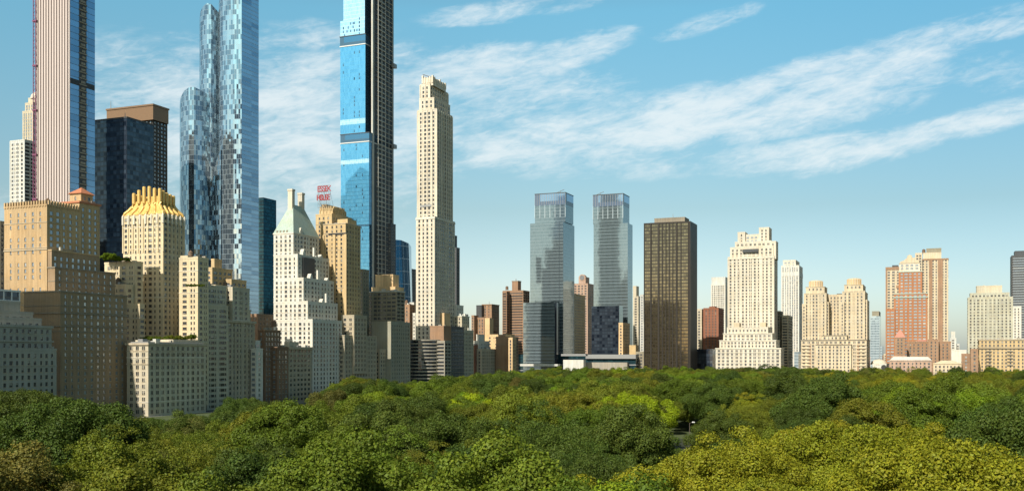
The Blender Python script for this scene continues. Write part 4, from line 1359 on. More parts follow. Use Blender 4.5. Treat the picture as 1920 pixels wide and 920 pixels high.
b.mass((1200, 1207, 1212), 553, 1390, 'far', 'lightgrey', 'winb')
b = B('apartment_building', 'small tan and grey blocks at the foot of the right glass tower', 'building', 1196, 1200)
b.mass((1180, 1192, 1197), 648, 1200, 'none', 'gold_tan', 'wind'); b.mass((1192, 1207, 1212), 660, 1196, 'farwide', 'olive_grey', 'wind')

# bronze slab
b = B('bronze_tower', 'dark bronze glass slab tower with black vertical piers', 'building', 1294, 1110)
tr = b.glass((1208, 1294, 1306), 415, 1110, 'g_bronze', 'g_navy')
W_ = tr['x1'] - tr['x0']
pr_ = MB()
for f_ in (0, .14, .155, .31, .325, .40, .475, .55, .625, .70, .72, .80, .96, .985):
    pr_.box(tr['x0'] + f_ * W_ - .35, tr['x0'] + f_ * W_ + .55, tr['y0'] - .8, tr['y0'] + .1, 0, tr['z1'] + .4)
pr_.build('pier', M['black'], b.root)
b.piers(tr, 1, 4, 2.2, .5, 'black', name='side_pier')
b.band(tr, tr['z1'] - .6, 1.0, .4, 'black', 'cornice')
rp = b.mass((1227, 1284, 1292), (408, 416), 1120, 'none', 'trimdark', 'wind'); b.mast(rp, .6, .1, 5)
b.clutter(rp, 5, 4, 1)

# brick block + blocks behind
b = B('apartment_building', 'red-brown brick block between the dark bronze tower and the ivory limestone towers', 'building', 1348, 1280)
r1 = b.mass((1319, 1347, 1357), 578, 1280, 'small', 'red', 'wind', es='small')
b.mass((1306, 1316, 1320), 580, 1290, 'farwide', 'cream2', 'wind'); b.piers(r1, 0, 8, .6, .5, 'red'); b.rel(r1, .3, .7, .2, .6, 3, 'red')
b.mass((1318, 1338, 1344), 654, 1262, 'small', 'red', 'wind')
b = B('office_block', 'low navy glass block at the foot of the dark bronze tower', 'building', 1336, 1150)
b.glass((1304, 1336, 1342), 654, 1150, 'g_navy')
b = B('apartment_tower', 'white tower with a grey mechanical cap behind the ivory limestone tower', 'building', 1360, 1500)
k1 = b.mass((1333, 1360, 1366), 533, 1500, 'dense', 'white', 'win'); b.mass((1334, 1360, 1365), (520, 534), 1504, 'none', 'lightgrey', 'win')

# ivory limestone pair: low house and tall tower
b = B('limestone_apartments', 'low ivory limestone apartment house with stepped terraces facing the park', 'building', 1464, 1085)
l1 = b.mass((1342, 1464, 1470), 652, 1085, 'paired', 'ivory', 'wind', cornice=(.8, .5, 'trimwhite'))
l2 = b.mass((1349, 1455, 1462), (637, 660), 1090, 'std', 'ivory', 'wind', cornice=(.6, .4, 'trimwhite'))
l3 = b.mass((1356, 1448, 1455), (624, 645), 1094, 'paired', 'ivory', 'wind', cornice=(.6, .4, 'trimwhite'))
l4 = b.mass((1363, 1440, 1448), (614, 630), 1098, 'std', 'ivory', 'wind')
b.band(l1, l1['z1'] - 5, .5, .35, 'trimwhite'); b.band(l1, l1['z1'] - 16, .5, .35, 'trimwhite')
for fx in (.16, .80): b.rel(l4, fx, fx + .14, .05, .4, 5.5, 'ivory2', 'terrace_pavilion')
b = B('limestone_tower', 'tall ivory limestone tower with a notched crown and square chimney block', 'building', 1450, 1140)
k = b.mass((1365, 1451, 1458), 480, 1140, 'mixed', 'ivory', 'win')
k2_ = b.mass((1369, 1450, 1457), (462, 485), (k, 2), 'paired', 'ivory', 'win')
k3 = b.mass((1378, 1446, 1452), (452, 470), (k, 4), 'paired', 'ivory', 'win')
k4 = b.mass((1383, 1397, 1402), (436, 460), (k, 6), 'small', 'ivory', 'win'); k5 = b.mass((1423, 1442, 1447), (427, 460), (k, 6), 'vert', 'ivory', 'win', es='small')
k6 = b.mass((1397, 1423, 1430), (440, 456), (k, 9), 'farwide', 'ivory', 'winb'); b.mass((1443, 1455, 1459), (453, 485), (k, 3), 'small', 'ivory', 'wind')
lg = MB(); lg.box(k3['x0'] + 9, k3['x0'] + 26, k['y0'] - .4, k['y0'] + .6, k2_['z0'] + 8, k2_['z0'] + 11.5); lg.build('loggia', M['darkgrey'], b.root)
b.band(k, k['z1'] - 2, .8, .5, 'trimwhite', 'cornice')
b.piers(k, 0, 13, .9, .4, 'ivory')

b = B('apartment_tower', 'slim white glassy tower right of the ivory limestone tower', 'building', 1500, 1420)
v = b.mass((1465, 1498, 1505), 498, 1420, 'vert', 'white', 'winl'); v2 = b.mass((1468, 1492, 1499), (488, 500), 1425, 'farwide', 'ivory', 'winb')
b.band(v, v['z1'] - 14, 6, .3, 'lightgrey', 'glazed_band'); b.piers(v, 0, 4.5, .5, .4, 'whitepaint')
b = B('apartment_building', 'cream balcony block in front of the slim white tower', 'building', 1478, 1190)
b.mass((1466, 1478, 1486), 592, 1190, 'balc', 'cream2', 'wind'); b.mass((1457, 1463, 1468), 584, 1200, 'balc', 'olive_grey', 'wind')
b = B('office_block', 'small grey glass annex at the foot of the slim white tower', 'building', 1497, 1190)
b.glass((1489, 1497, 1502), 659, 1190, 'g_far')

# twin-towered warm apartment house
b = B('twin_towered_apartments', 'warm cream art deco apartment house with two matching round-topped towers', 'building', 1620, 1080)
base_ = b.mass((1502, 1625, 1631), 636, 1080, 'paired', 'ivory2', 'wind', cornice=(.8, .6, 'trimdark'))
for f0, f1 in ((0, .16), (.84, 1.0)):
    ww_ = base_['x1'] - base_['x0']
    for j in range(7):
        z = base_['z1'] - 6 - j * 3.6
        g = MB(); g.box(base_['x0'] + f0 * ww_ + .6, base_['x0'] + f1 * ww_ - .6, base_['y0'] - .9, base_['y0'] + .1, z, z + 1.3); g.build('balcony', M['ivory2'], b.root)
for f0 in (.13, .25, .36, .62, .72, .86):
    g = MB(); g.box(base_['x0'] + f0 * ww_, base_['x0'] + f0 * ww_ + 1.5, base_['y0'] - .25, base_['y0'] + .1, 0, base_['z1'] - 4); g.build('brown_strip', M['brown2'], b.root)
b.mass((1530, 1596, 1600), 645, (base_, -4), 'std', 'ivory2', 'wind', cornice=(.6, .6, 'trimdark'))
b.mass((1541, 1588, 1592), (628, 645), (base_, 3), 'std', 'ivory2', 'wind', cornice=(.5, .5, 'trimdark'))
md = b.mass((1548, 1582, 1588), (553, 640), (base_, 26), 'std', 'ivory2', 'wind')
b.rel(md, .6, .85, .1, .5, 2, 'darkgrey')
for (xa, xb, yt) in ((1508, 1549, 549), (1580, 1621, 545)):
    tt = b.mass((xa, xb, xb + 6), (yt, 640), (base_, 9), 'std', 'ivory2', 'wind', cornice=(.5, .3, 'trim'))
    t2_ = b.mass((xa + 3, xb - 3, xb + 2), (yt - 12, yt + 1), (base_, 11), 'small', 'ivory2', 'wind', cornice=(.4, .3, 'trim'))
    b.piers(tt, 0, 5, .9, .4, 'ivory2'); b.mass((xa - 4, xa + 3, xa + 6), (yt + 22, 640), (base_, 7), 'small', 'ivory2', 'wind'); 
    b.mass((xb - 2, xb + 5, xb + 9), (yt + 18, 640), (base_, 12), 'small', 'ivory2', 'wind')
    cx_ = (t2_['x0'] + t2_['x1']) / 2; cy_ = t2_['y0'] + 9
    dr_ = MB(); dr_.tube([(cx_, cy_, t2_['z1'] + h_) for h_ in (0, 5.8, 6.8, 7.4)], [7.0, 7.0, 6.2, 3.2], 20); dr_.build('round_turret', M['ivory2'], b.root)
    for i in range(9):
        a = math.radians(-170 + i * 20)
        dr_ = MB(); dr_.tube([(cx_ + 7 * math.cos(a), cy_ + 7 * math.sin(a), t2_['z1'] - .2), (cx_ + 7 * math.cos(a), cy_ + 7 * math.sin(a), t2_['z1'] + 6.2)], .5, 6); dr_.build('turret_rib', M['mellow'], b.root)
b = B('glass_tower', 'slim pale glass tower alone between the cream twin towers and the orange brick tower', 'building', 1650, 1500)
s_ = b.glass((1632, 1649, 1652), 592, 1500, 'g_far'); b.mass((1635, 1648, 1651), (584, 594), 1505, 'none', 'olive_grey', 'wind'); b.glass((1650, 1654, 1657), 648, 1495, 'g_far')
b = B('domed_hall', 'white low domed hall at the tree line with a dark round opening', 'building', 1650, 1100)
hall = b.mass((1636, 1662, 1667), 683, 1100, 'none', 'white', 'wind')
dm = MB(); cx_, cy_ = (hall['x0'] + hall['x1']) / 2 - 1, hall['y0'] + 8
dm.tube([(cx_, cy_, hall['z1'] + h) for h in (0, 1.8, 3.6, 5.0, 5.8)], [8.5, 8.1, 6.6, 4.0, .3], 18); dm.build('dome', M['ivory'], b.root, smooth=True)
dk = MB(); dk.tube([(hall['x1'] - 2.6, hall['y0'] - .4, hall['z1'] - 3), (hall['x1'] - 2.6, hall['y0'] + .1, hall['z1'] - 3)], 2.8, 14); dk.build('round_opening', M['darkpaint'], b.root)

# brown and cream slab pair, orange tower in front
b = B('apartment_tower', 'tall cream and brown striped tower with a stepped mechanical top behind the orange brick tower', 'building', 1770, 1300)
q = b.mass((1727, 1778, 1782), 484, 1300, 'far', 'ivory2', 'wind', Wn=26, cornice=(1.6, .5, 'brown2'))
for f0, f1 in ((0.30, .42), (.62, .80)):
    g = MB(); ww_ = q['x1'] - q['x0']; g.box(q['x0'] + f0 * ww_, q['x0'] + f1 * ww_, q['y0'] - .5, q['y0'] + .1, 0, q['z1'] - 1.5); g.build('brown_strip', M['brown2'], b.root)
q2 = b.mass((1731, 1765, 1768), (474, 485), 1303, 'none', 'ivory2', 'wind', Wn=18); q3 = b.mass((1737, 1765, 1767), (466, 475), 1306, 'none', 'olive_grey', 'wind', Wn=12)
b.tank(q2, .03, .3, 2, 4, 1)
q4 = b.mass((1716, 1729, 1731), 475, (q, -4), 'far', 'ivory2', 'wind', Wn=20); b.mass((1700, 1717, 1719), 484, (q, -2), 'far', 'ivory2', 'wind', Wn=20)
b = B('apartment_tower', 'cream tower with brown corner trim and a dark cap left of the orange brick tower', 'building', 1682, 1290)
q = b.mass((1661, 1690, 1692), 500, 1290, 'farwide', 'ivory2', 'wind', Wn=26, cornice=(3.5, .4, 'brown2')); b.rel(q, .4, .8, .1, .6, 2.5, 'darkgrey')
g = MB(); g.box(q['x0'] - .3, q['x0'] + 1.6, q['y0'] - .4, q['y0'] + .1, 0, q['z1'] - 3); g.box(q['x0'] + 12, q['x0'] + 20, q['y0'] - .4, q['y0'] + .1, q['z1'] - 26, q['z1'] - 23); g.build('brown_strip', M['brown2'], b.root)
b = B('brick_tower', 'orange brick tower with cream pediment top and green-grey window bays', 'building', 1735, 1180)
oo = b.mass((1676, 1739, 1744), 549, 1180, 'farwide', 'orange', 'winb', Wn=24, cornice=(.7, .4, 'copper'))
o2_ = b.mass((1685, 1729, 1733), (508, 552), (oo, 2), 'farwide', 'orange', 'winb', Wn=20, cornice=(.7, .4, 'copper'))
o3_ = b.mass((1686, 1725, 1729), (492, 509), (oo, 4), 'farwide', 'ivory', 'winb', Wn=18, cornice=(.5, .4, 'trim'))
pdm = MB(); x0_, x1_, y_, z_ = o3_['x0'] + 1, o3_['x1'] - 1, o3_['y0'] - .2, o3_['z1']
prf = [(x0_, z_), (x1_, z_), (x1_, z_ + 1.6), (x1_ - 4, z_ + 3), (x1_ - 7.5, z_ + 6.0), ((x0_ + x1_) / 2 + 2.4, z_ + 8.2), ((x0_ + x1_) / 2, z_ + 9.4), ((x0_ + x1_) / 2 - 2.4, z_ + 8.2), (x0_ + 7.5, z_ + 6.0), (x0_ + 4, z_ + 3), (x0_, z_ + 1.6)]
pdm.poly([(a, y_, c) for a, c in prf]); pdm.poly([(a, y_ + 9, c) for a, c in reversed(prf)])
for i in range(len(prf)):
    a, c = prf[i], prf[(i + 1) % len(prf)]
    pdm.quads([[(a[0], y_, a[1]), (a[0], y_ + 9, a[1]), (c[0], y_ + 9, c[1]), (c[0], y_, c[1])]])
pdm.build('pediment', M['ivory2'], b.root)
b.mass((1661, 1678, 1681), 580, (oo, -2), 'farwide', 'orange', 'winb', Wn=24)
b.band(oo, oo['z1'] - 5, 1.2, .6, 'copper', 'balcony'); 
b = B('church_tower', 'brown square church turret with a pink pyramid roof', 'church', 1695, 1090)
ch = b.mass((1678, 1697, 1699), 632, 1090, 'small', 'brown2', 'wind', Wn=11, cornice=(.5, .4, 'pink')); b.hip(ch, 9, .5, .5, .6, 'pinktile'); b.mast(ch, .5, .5, 16, .25, 'copper', 'finial')
b.mass((1672, 1700, 1702), 668, 1086, 'small', 'pink', 'wind', Wn=14)
b = B('brick_hall', 'long dark brown brick hall with crenellated roof right of the church turret', 'building', 1783, 1100)
hh = b.mass((1700, 1783, 1786), 641, 1100, 'small', 'brown2', 'wind', Wn=20, crenel=('brown2', 1.4, 1.0, 1.2))
b.rel(hh, .25, .45, .1, .6, 3, 'pinktile', 'roof_house'); b.clutter(hh, 21, 6, 2); b.mass((1740, 1760, 1762), 637, 1096, 'small', 'brown2', 'wind', Wn=10)
b = B('low_building', 'low pink and white terrace with a long pale roof above the right tree line', 'building', 1745, 1060)
lo = b.mass((1668, 1747, 1749), 676, 1060, 'std', 'pink', 'wind', Wn=16); b.hip(lo, 4.2, .1, .45, .6, 'lightgrey')
b = B('low_building', 'low cream gabled building beside the pink terrace at the right tree line', 'building', 1800, 1055)
lo = b.mass((1750, 1803, 1806), 682, 1055, 'std', 'ivory2', 'wind', Wn=14); b.hip(lo, 3.6, .3, .45, .6, 'ivory2')
b = B('low_building', 'low white wall block between the brown hall and the pale green tower', 'building', 1812, 1070)
b.mass((1784, 1812, 1815), 657, 1070, 'none', 'white', 'wind', Wn=14); b.mass((1803, 1820, 1822), 664, 1062, 'small', 'brown2', 'winl', Wn=12)
b = B('tower_block', 'small grey block with a stepped top far behind the brown hall', 'building', 1795, 1500)
b.mass((1781, 1793, 1795), 634, 1500, 'farwide', 'lightgrey', 'wind', Wn=20); b.mass((1783, 1791, 1793), (622, 636), 1504, 'none', 'lightgrey', 'wind', Wn=12); b.mass((1793, 1799, 1801), 645, 1504, 'far', 'lightgrey', 'wind', Wn=20)
b = B('apartment_tower', 'pale green-white gridded tower with a stepped tan top near the right edge', 'building', 1898, 1200)
gg = b.mass((1815, 1899, 1902), 557, 1200, 'far', 'greenwhite', 'win', Wn=26); g2 = b.mass((1819, 1893, 1896), (549, 558), 1203, 'far', 'greenwhite', 'win', Wn=22)
b.piers(gg, 0, 4.0, .5, .4, 'greenwhite'); g3 = b.mass((1831, 1879, 1881), (536, 550), (gg, 5), 'none', 'cream2', 'win', Wn=16); b.clutter(g3, 2, 4, 2)
b = B('apartment_tower', 'slim white slab between the pale green tower and the dark tower', 'building', 1914, 1280)
b.mass((1898, 1915, 1918), 575, 1280, 'small', 'white', 'wind', Wn=20)
b = B('office_tower', 'dark purplish glass tower cut by the right edge', 'building', 1950, 1400)
dd_ = b.mass((1897, 1955, 1958), 478, 1400, 'ribbon', 'darkgrey', 'winb', Wn=30); b.mass((1903, 1950, 1953), (470, 480), 1404, 'none', 'darkgrey', 'winb', Wn=22)
b = B('apartment_building', 'tan stone apartment house with dark balconies and a cornice at the right edge', 'building', 1960, 1020)
ff = b.mass((1836, 1985, 1990), 635, 1020, 'std', 'gold_tan', 'wind', Wn=30, cornice=(.9, .7, 'trim'))
b.band(ff, ff['z1'] - 9.5, .8, .9, 'trimdark', 'balcony_ledge'); b.clutter(ff, 31, 8, 1.8)
for fx in (.06, .33, .60):
    for j in range(5):
        z = ff['z1'] - 12.5 - j * 3.4
        g = MB(); ww_ = ff['x1'] - ff['x0']; g.box(ff['x0'] + fx * ww_ + 2, ff['x0'] + fx * ww_ + 7, ff['y0'] - 1.1, ff['y0'] + .1, z, z + 1.1); g.build('balcony', M['trimdark'], b.root)
b.mass((1820, 1834, 1836), 655, 1024, 'small', 'brown2', 'wind', Wn=20)

# distant low blocks that close the gaps between the towers
rr = random.Random(11)
px_ = 640
fars = []
FARB = []
while px_ < 1930:
    wpx = rr.uniform(16, 34)
    D_ = rr.uniform(1620, 1760)
    fars.append((px_, px_ + wpx, D_, rr.uniform(661, 674)))
    px_ += wpx - 2
for i, (xa, xb, D_, yt) in enumerate(fars):
    ck = rr.choice(['cream3', 'lightgrey', 'brown2', 'cream2', 'olive_grey', 'pink'])
    b = B('distant_block', '', 'building', xb, D_, 'low blocks far behind the towers')
    FARB.append((b, {'cream3': 'beige', 'lightgrey': 'light grey', 'brown2': 'brown', 'cream2': 'cream', 'olive_grey': 'dull grey', 'pink': 'pinkish'}[ck], (xa + xb) / 2))
    b.mass((xa, xb, xb + 3), yt, D_, 'farwide', ck, 'wind', Wn=20)

ANCH = [(0, 'grey stepped block'), (113, 'tan battlemented hotel'), (250, 'gold-crowned tower'), (330, 'low cream apartment house'), (400, 'cream stepped block'),
        (480, 'slim white building'), (520, 'brown brick block'), (575, 'copper-roofed tower'), (655, 'golden tan hotel tower'), (730, 'grey blank-walled block'),
        (800, 'curved balcony block'), (870, 'ornate white block'), (940, 'plain brown slab'), (1020, 'left glass twin tower'), (1090, 'white podium panel'),
        (1150, 'right glass twin tower'), (1250, 'dark bronze tower'), (1325, 'red-brown brick block'), (1405, 'ivory limestone towers'), (1490, 'slim white tower'),
        (1565, 'twin-towered cream house'), (1645, 'white domed hall'), (1700, 'church turret'), (1765, 'brown crenellated hall'), (1840, 'pale green tower'), (1910, 'tan house at right edge')]
ORD = ['first', 'second', 'third', 'fourth', 'fifth', 'sixth', 'seventh', 'eighth', 'ninth', 'tenth']


def anchor(px): return min(ANCH, key=lambda a: abs(a[0] - px))[1]


def relabel(items, fmt1, fmtn):
    """items: (root, phrase, px); repeats of a phrase are told apart by their order from the left"""
    by = {}
    for r_, ph_, px_ in items: by.setdefault(ph_, []).append((px_, r_))
    for ph_, L in by.items():
        L.sort(key=lambda t_: t_[0])
        for i_, (px_, r_) in enumerate(L):
            if len(L) == 1: r_['label'] = fmt1.format(ph_)
            elif len(L) == 2: r_['label'] = fmtn.format(('left', 'right')[i_], ph_)
            else: r_['label'] = fmtn.format('leftmost' if i_ == 0 else 'rightmost' if i_ == len(L) - 1 else ORD[min(i_, 9)] + ' from left', ph_)


relabel([(f[0].root, f[1] + ' low distant block behind the ' + anchor(f[2]), f[2]) for f in FARB], '{}', '{} {}')

# neighbours standing just left of the picture; their shade falls on the row
b = B('office_tower', 'tall pale office tower standing east of the tan hotel', 'building', -546, 404)
b.mass((-700, -546, -300), 180, 404, 'far', 'lightgrey', 'win', Wn=100, We=55)

# ------------------------------------------------------------------ trees
rng = np.random.default_rng(3)


def leaf_quads(C, N, size, rg):
    k = len(C)
    R_ = rg.normal(size=(k, 3))
    T = np.cross(N, R_); T /= np.linalg.norm(T, axis=1)[:, None] + 1e-9
    B_ = np.cross(N, T); B_ /= np.linalg.norm(B_, axis=1)[:, None] + 1e-9
    s_ = size[:, None] * .5
    asp = rg.uniform(.55, 1.0, (k, 1))
    return np.stack([C - T * s_ - B_ * s_ * asp * .3, C + B_ * s_ * -asp, C + T * s_ + B_ * s_ * asp * .3, C + B_ * s_ * asp], axis=1)


def crown_mesh(seed, R=7.5, H=17.0, base=5.0, leaf=.55, npuff=60, per=190, squash=.62, puff=(1.3, 2.5), name='crown', tier=False):
    rg = np.random.default_rng(seed)
    C0 = np.array([0, 0, base + (H - base) * .45])
    ax = np.array([R, R * rg.uniform(.85, 1.05), (H - base) * .55])
    # uneven hull: a few big lobes
    lob = rg.normal(size=(11, 3)); lob[:, 2] = np.abs(lob[:, 2]) * .7; lob /= np.linalg.norm(lob, axis=1)[:, None]
    amp = rg.uniform(-.34, .34, 11)
    P = []
    tries = 0
    mind = 2.0 * R / math.sqrt(npuff) * .86
    while len(P) < npuff and tries < 9000:
        tries += 1
        v = rg.normal(size=3); v /= np.linalg.norm(v)
        if v[2] < -.45: continue
        f = 1 + (amp * np.exp(-((v - lob) ** 2).sum(1) / .22)).sum()
        rr_ = f * rg.uniform(.58, 1.02) * (.9 if v[2] < 0 else 1)
        p = C0 + v * ax * rr_
        if tier: p[:2] *= max(.12, 1.1 - (p[2] - base) / (H - base)); p[2] = round(p[2] / 1.7) * 1.7
        if all(((p - q) ** 2).sum() > mind * mind for q, _ in P): P.append((p, v))
    Cs, Ns, S = [], [], []
    for p, v in P:
        pr_ = rg.uniform(*puff)
        k = int(per * (pr_ / 1.9) ** 2)
        dd_ = rg.normal(size=(k, 3)); dd_ /= np.linalg.norm(dd_, axis=1)[:, None]
        out = v * .55 + np.array([0, 0, .45])
        keep = (dd_ @ out) > -.25
        dd_ = dd_[keep]
        rad = pr_ * rg.uniform(.55, 1.1, (len(dd_), 1)) * np.array([1, 1, .85 if not tier else .3])
        # smaller bumps on the puff
        b3 = rg.normal(size=(5, 3)); b3 /= np.linalg.norm(b3, axis=1)[:, None]
        bumpf = 1 + .30 * np.exp(-((dd_[:, None, :] - b3[None]) ** 2).sum(2) / .12).sum(1)[:, None] - .12
        Cs.append(p + dd_ * rad * bumpf)
        nn_ = dd_ + rg.normal(size=dd_.shape) * .55 + np.array([0, 0, .1]); nn_ /= np.linalg.norm(nn_, axis=1)[:, None]
        Ns.append(nn_); S.append(leaf * rg.uniform(.6, 1.35, len(dd_)))
    # inner foliage that fills the crown
    k = int(npuff * per * .05)
    dd_ = rg.normal(size=(k, 3)); dd_ /= np.linalg.norm(dd_, axis=1)[:, None]
    dd_ = dd_[dd_[:, 2] > -.6]
    q = C0 + dd_ * ax * rg.uniform(.3, .62, (len(dd_), 1))
    if tier: q[:, :2] *= np.maximum(.1, 1.0 - (q[:, 2:3] - base) / (H - base)) * .6
    Cs.append(q); Ns.append(dd_); S.append(leaf * rg.uniform(1.4, 2.6, len(dd_)))
    mb = MB()
    mb.quads(leaf_quads(np.concatenate(Cs), np.concatenate(Ns), np.concatenate(S), rg))
    return mb.mesh(name, LEAF)


def trunk_mesh(seed, H=17.0, base=5.0, R=7.5):
    rg = random.Random(seed)
    mb = MB()
    top = base + (H - base) * .6
    bend = [(0, 0, -.2), (rg.uniform(-.2, .2), rg.uniform(-.2, .2), base * .5), (rg.uniform(-.5, .5), rg.uniform(-.5, .5), base), (rg.uniform(-.8, .8), rg.uniform(-.8, .8), top)]
    mb.tube(bend, [.55, .42, .36, .12], 8)
    for k in range(6):
        a = k * 1.05 + rg.uniform(-.3, .3); h = base * rg.uniform(.85, 1.4)
        L_ = R * rg.uniform(.55, .8)
        p0 = (bend[2][0] * .9, bend[2][1] * .9, h)
        mb.tube([p0, (p0[0] + math.cos(a) * L_ * .5, p0[1] + math.sin(a) * L_ * .5, h + (H - base) * .22), (p0[0] + math.cos(a) * L_, p0[1] + math.sin(a) * L_, h + (H - base) * .48)], [.24, .16, .05], 6)
    return mb.mesh('trunk', M['bark'])


# (crown, trunk, H, R)
KINDS = {}
def mk(kind, n, **kw):
    KINDS[kind] = []
    for i in range(n):
        sd = abs(hash_(kind)) + i * 17
        cm = crown_mesh(sd, **kw)
        KINDS[kind].append((cm, trunk_mesh(sd, kw.get('H', 17.), kw.get('base', 5.), kw.get('R', 7.5)), kw.get('H', 17.), kw.get('R', 7.5)))
def hash_(s): return sum(ord(c) * (i + 3) for i, c in enumerate(s)) % 9973
mk('broad', 5, R=10.0, H=19.0, base=4.0, leaf=.34, npuff=60, per=800, puff=(1.9, 3.3))
mk('oak', 4, R=12.2, H=20.5, base=4.0, leaf=.34, npuff=92, per=700, puff=(1.7, 3.2))
mk('fine', 3, R=11.0, H=18.0, base=3.5, leaf=.29, npuff=150, per=430, puff=(1.0, 1.9))
mk('airy', 3, R=8.8, H=20.5, base=5.0, leaf=.36, npuff=40, per=680, puff=(1.5, 2.8))
mk('conifer', 1, R=8.5, H=17.0, base=1.5, leaf=.55, npuff=80, per=190, puff=(1.4, 2.6), tier=True)

COLS = {
    'mid green': (0.102, 0.140, 0.013), 'dark green': (0.058, 0.086, 0.013), 'olive green': (0.128, 0.138, 0.013),
    'yellow olive': (0.190, 0.188, 0.012), 'bright green': (0.130, 0.190, 0.010), 'lime green': (0.24, 0.29, 0.010),
    'brownish olive': (0.110, 0.106, 0.022), 'grey green': (0.115, 0.125, 0.075), 'pale yellow': (0.40, 0.36, 0.06),
}


def sdist(x, y):      # metres north of the street line, metres east of the avenue line
    a = (x - PS[0]) * NX + (y - PS[1]) * NY
    c = -((x - PW[0]) * UX + (y - PW[1]) * UY)
    return a, c


def smooth_noise(x, y, s, seed):
    def h(i, j):
        n = math.sin(i * 127.1 + j * 311.7 + seed * 74.7) * 43758.5453
        return n - math.floor(n)
    x, y = x / s, y / s
    i, j = math.floor(x), math.floor(y); fx, fy = x - i, y - j
    fx, fy = fx * fx * (3 - 2 * fx), fy * fy * (3 - 2 * fy)
    return (h(i, j) * (1 - fx) + h(i + 1, j) * fx) * (1 - fy) + (h(i, j + 1) * (1 - fx) + h(i + 1, j + 1) * fx) * fy


YC = ([1290, 1320, 1400, 1500, 1600, 1700, 1800, 1870], [866, 846, 814, 800, 792, 804, 836, 880])     # upper edge of the yellow-olive group


def style(x, y):
    """(colour, shape, height factor) of the tree standing at x, y; regions follow the photo"""
    px = 960 + F * x / y
    yt = HOR + (EYE - 18.0) * F / y        # rough picture row of its top
    n = smooth_noise(x, y, 34, 1); n2 = smooth_noise(x, y, 22, 5); r = rt.random()
    if 1300 < px < 1860 and y < 295 and yt > np.interp(px, *YC) - 6: return 'yellow olive', 'oak', 1.0
    if 1160 < px < 1330 and yt > 850: return ('yellow olive' if r < .35 else 'olive green'), 'oak', .92
    if px >= 1850 and yt > 790: return ('mid green' if r < .5 else 'dark green'), 'oak', 1.05
    if 1640 < px < 1860 and 735 < yt < 800: return ('bright green' if r < .5 else 'mid green'), 'broad', 1.1
    if 1490 < px < 1900 and 705 < yt < 735: return ('olive green' if r < .7 else 'yellow olive'), 'broad', .95
    if 1480 < px < 1610 and 720 < yt < 785: return 'dark green', 'broad', 1.12
    if 1370 < px < 1490 and 725 < yt < 785: return ('olive green' if r < .7 else 'yellow olive'), 'fine', .9
    if 820 < px < 1160 and yt > 858: return ('bright green' if r < .8 else 'mid green'), 'broad', 1.0
    if 925 < px < 1145 and 775 < yt <= 860: return 'dark green', 'fine', 1.02
    if px < 205 and 738 < yt < 815: return 'dark green', 'oak', 1.2
    if px < 320 and yt >= 830: return ('brownish olive' if r < .7 else 'olive green'), 'broad', .95
    if 640 < px < 840 and yt > 800: return ('olive green' if r < .45 else 'mid green'), 'fine', .98
    if 140 < px < 420 and 790 < yt < 850: return ('olive green' if r < .6 else 'mid green'), 'fine', .85
    c = 'mid green'
    if n > .62: c = 'dark green'
    elif n < .30: c = 'olive green'
    elif r < .12: c = 'bright green'
    elif r < .2: c = 'brownish olive'
    s_ = 'broad' if n2 > .45 else ('oak' if n2 > .3 else ('fine' if r < .5 else 'airy'))
    return c, s_, 1.0


rt = random.Random(21)
spots = []
# hand-placed trees the photo singles out: px, distance, colour, shape, height factor, label
special = [
    (1188, 350, 'lime green', 'oak', 1.06, 'large lime-topped tree with a pale forked trunk left of the dark clearing'),
    (868, 372, 'lime green', 'airy', .98, 'bright lime tree standing out in the middle of the canopy'),
    (700, 400, 'bright green', 'broad', .95, 'fresh green round tree below the white gabled tower'),
    (892, 262, 'pale yellow', 'airy', .68, 'small pale yellow tree low in the canopy near the centre'),
    (345, 520, 'grey green', 'airy', .95, 'greyish half-bare tree in front of the low cream apartment house'),
    (1342, 335, 'dark green', 'conifer', .95, 'dark hemlock with drooping layered branches beside the clearing'),
    (1465, 505, 'grey green', 'fine', .80, 'silvery grey-green willow-like tree behind the yellow-olive trees'),
    (1455, 470, 'yellow olive', 'broad', .82, 'small golden tree before the silvery one'),
    (1560, 500, 'dark green', 'oak', 1.15, 'very dark wide tree behind the yellow-olive trees'),
    (60, 392, 'dark green', 'oak', 1.16, 'tall dark tree at the left edge under the grey stepped apartment block'),
    (165, 425, 'dark green', 'oak', 1.12, 'dark spreading tree below the brown-tan hotel base'),
    (640, 600, 'mid green', 'oak', 1.12, 'rounded tree rising in front of the golden tan hotel tower'),
    (480, 560, 'mid green', 'broad', 1.05, 'tree reaching up before the slim white building'),
]
for (px, D, c, s_, hf, lab) in special:
    p = wp(px, D); spots.append([p.x, p.y, c, s_, hf, lab])
y = 96.0
while y < 1150:
    sp = 19.2 + y * .0012
    half = y * .54 + 22
    x = -half + rt.uniform(0, sp)
    while x < half:
        X, Y = x + rt.uniform(-4.2, 4.2), y + rt.uniform(-4.2, 4.2)
        x += sp
        a, c_ = sdist(X, Y)
        if a < 27 or c_ < 27: continue
        if any((X - q[0]) ** 2 + (Y - q[1]) ** 2 < 11.0 ** 2 for q in spots[:len(special)]): continue
        px = 960 + F * X / Y
        low_ = 1195 < px < 1350 and 215 < Y < 450
        if low_ and (Y > 405 or 1270 < px < 1312): continue
        if 1395 < px < 1610 and 545 < Y < 612: continue
        c, s_, hf = style(X, Y)
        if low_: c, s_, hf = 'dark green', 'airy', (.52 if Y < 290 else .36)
        if 1395 < px < 1430 and 420 < Y <= 545: hf *= .6
        if 1550 < px < 1600 and 400 < Y <= 545: hf *= .62
        spots.append([X, Y, c, s_, hf * rt.uniform(.66, 1.16), None])
    y += sp * .88

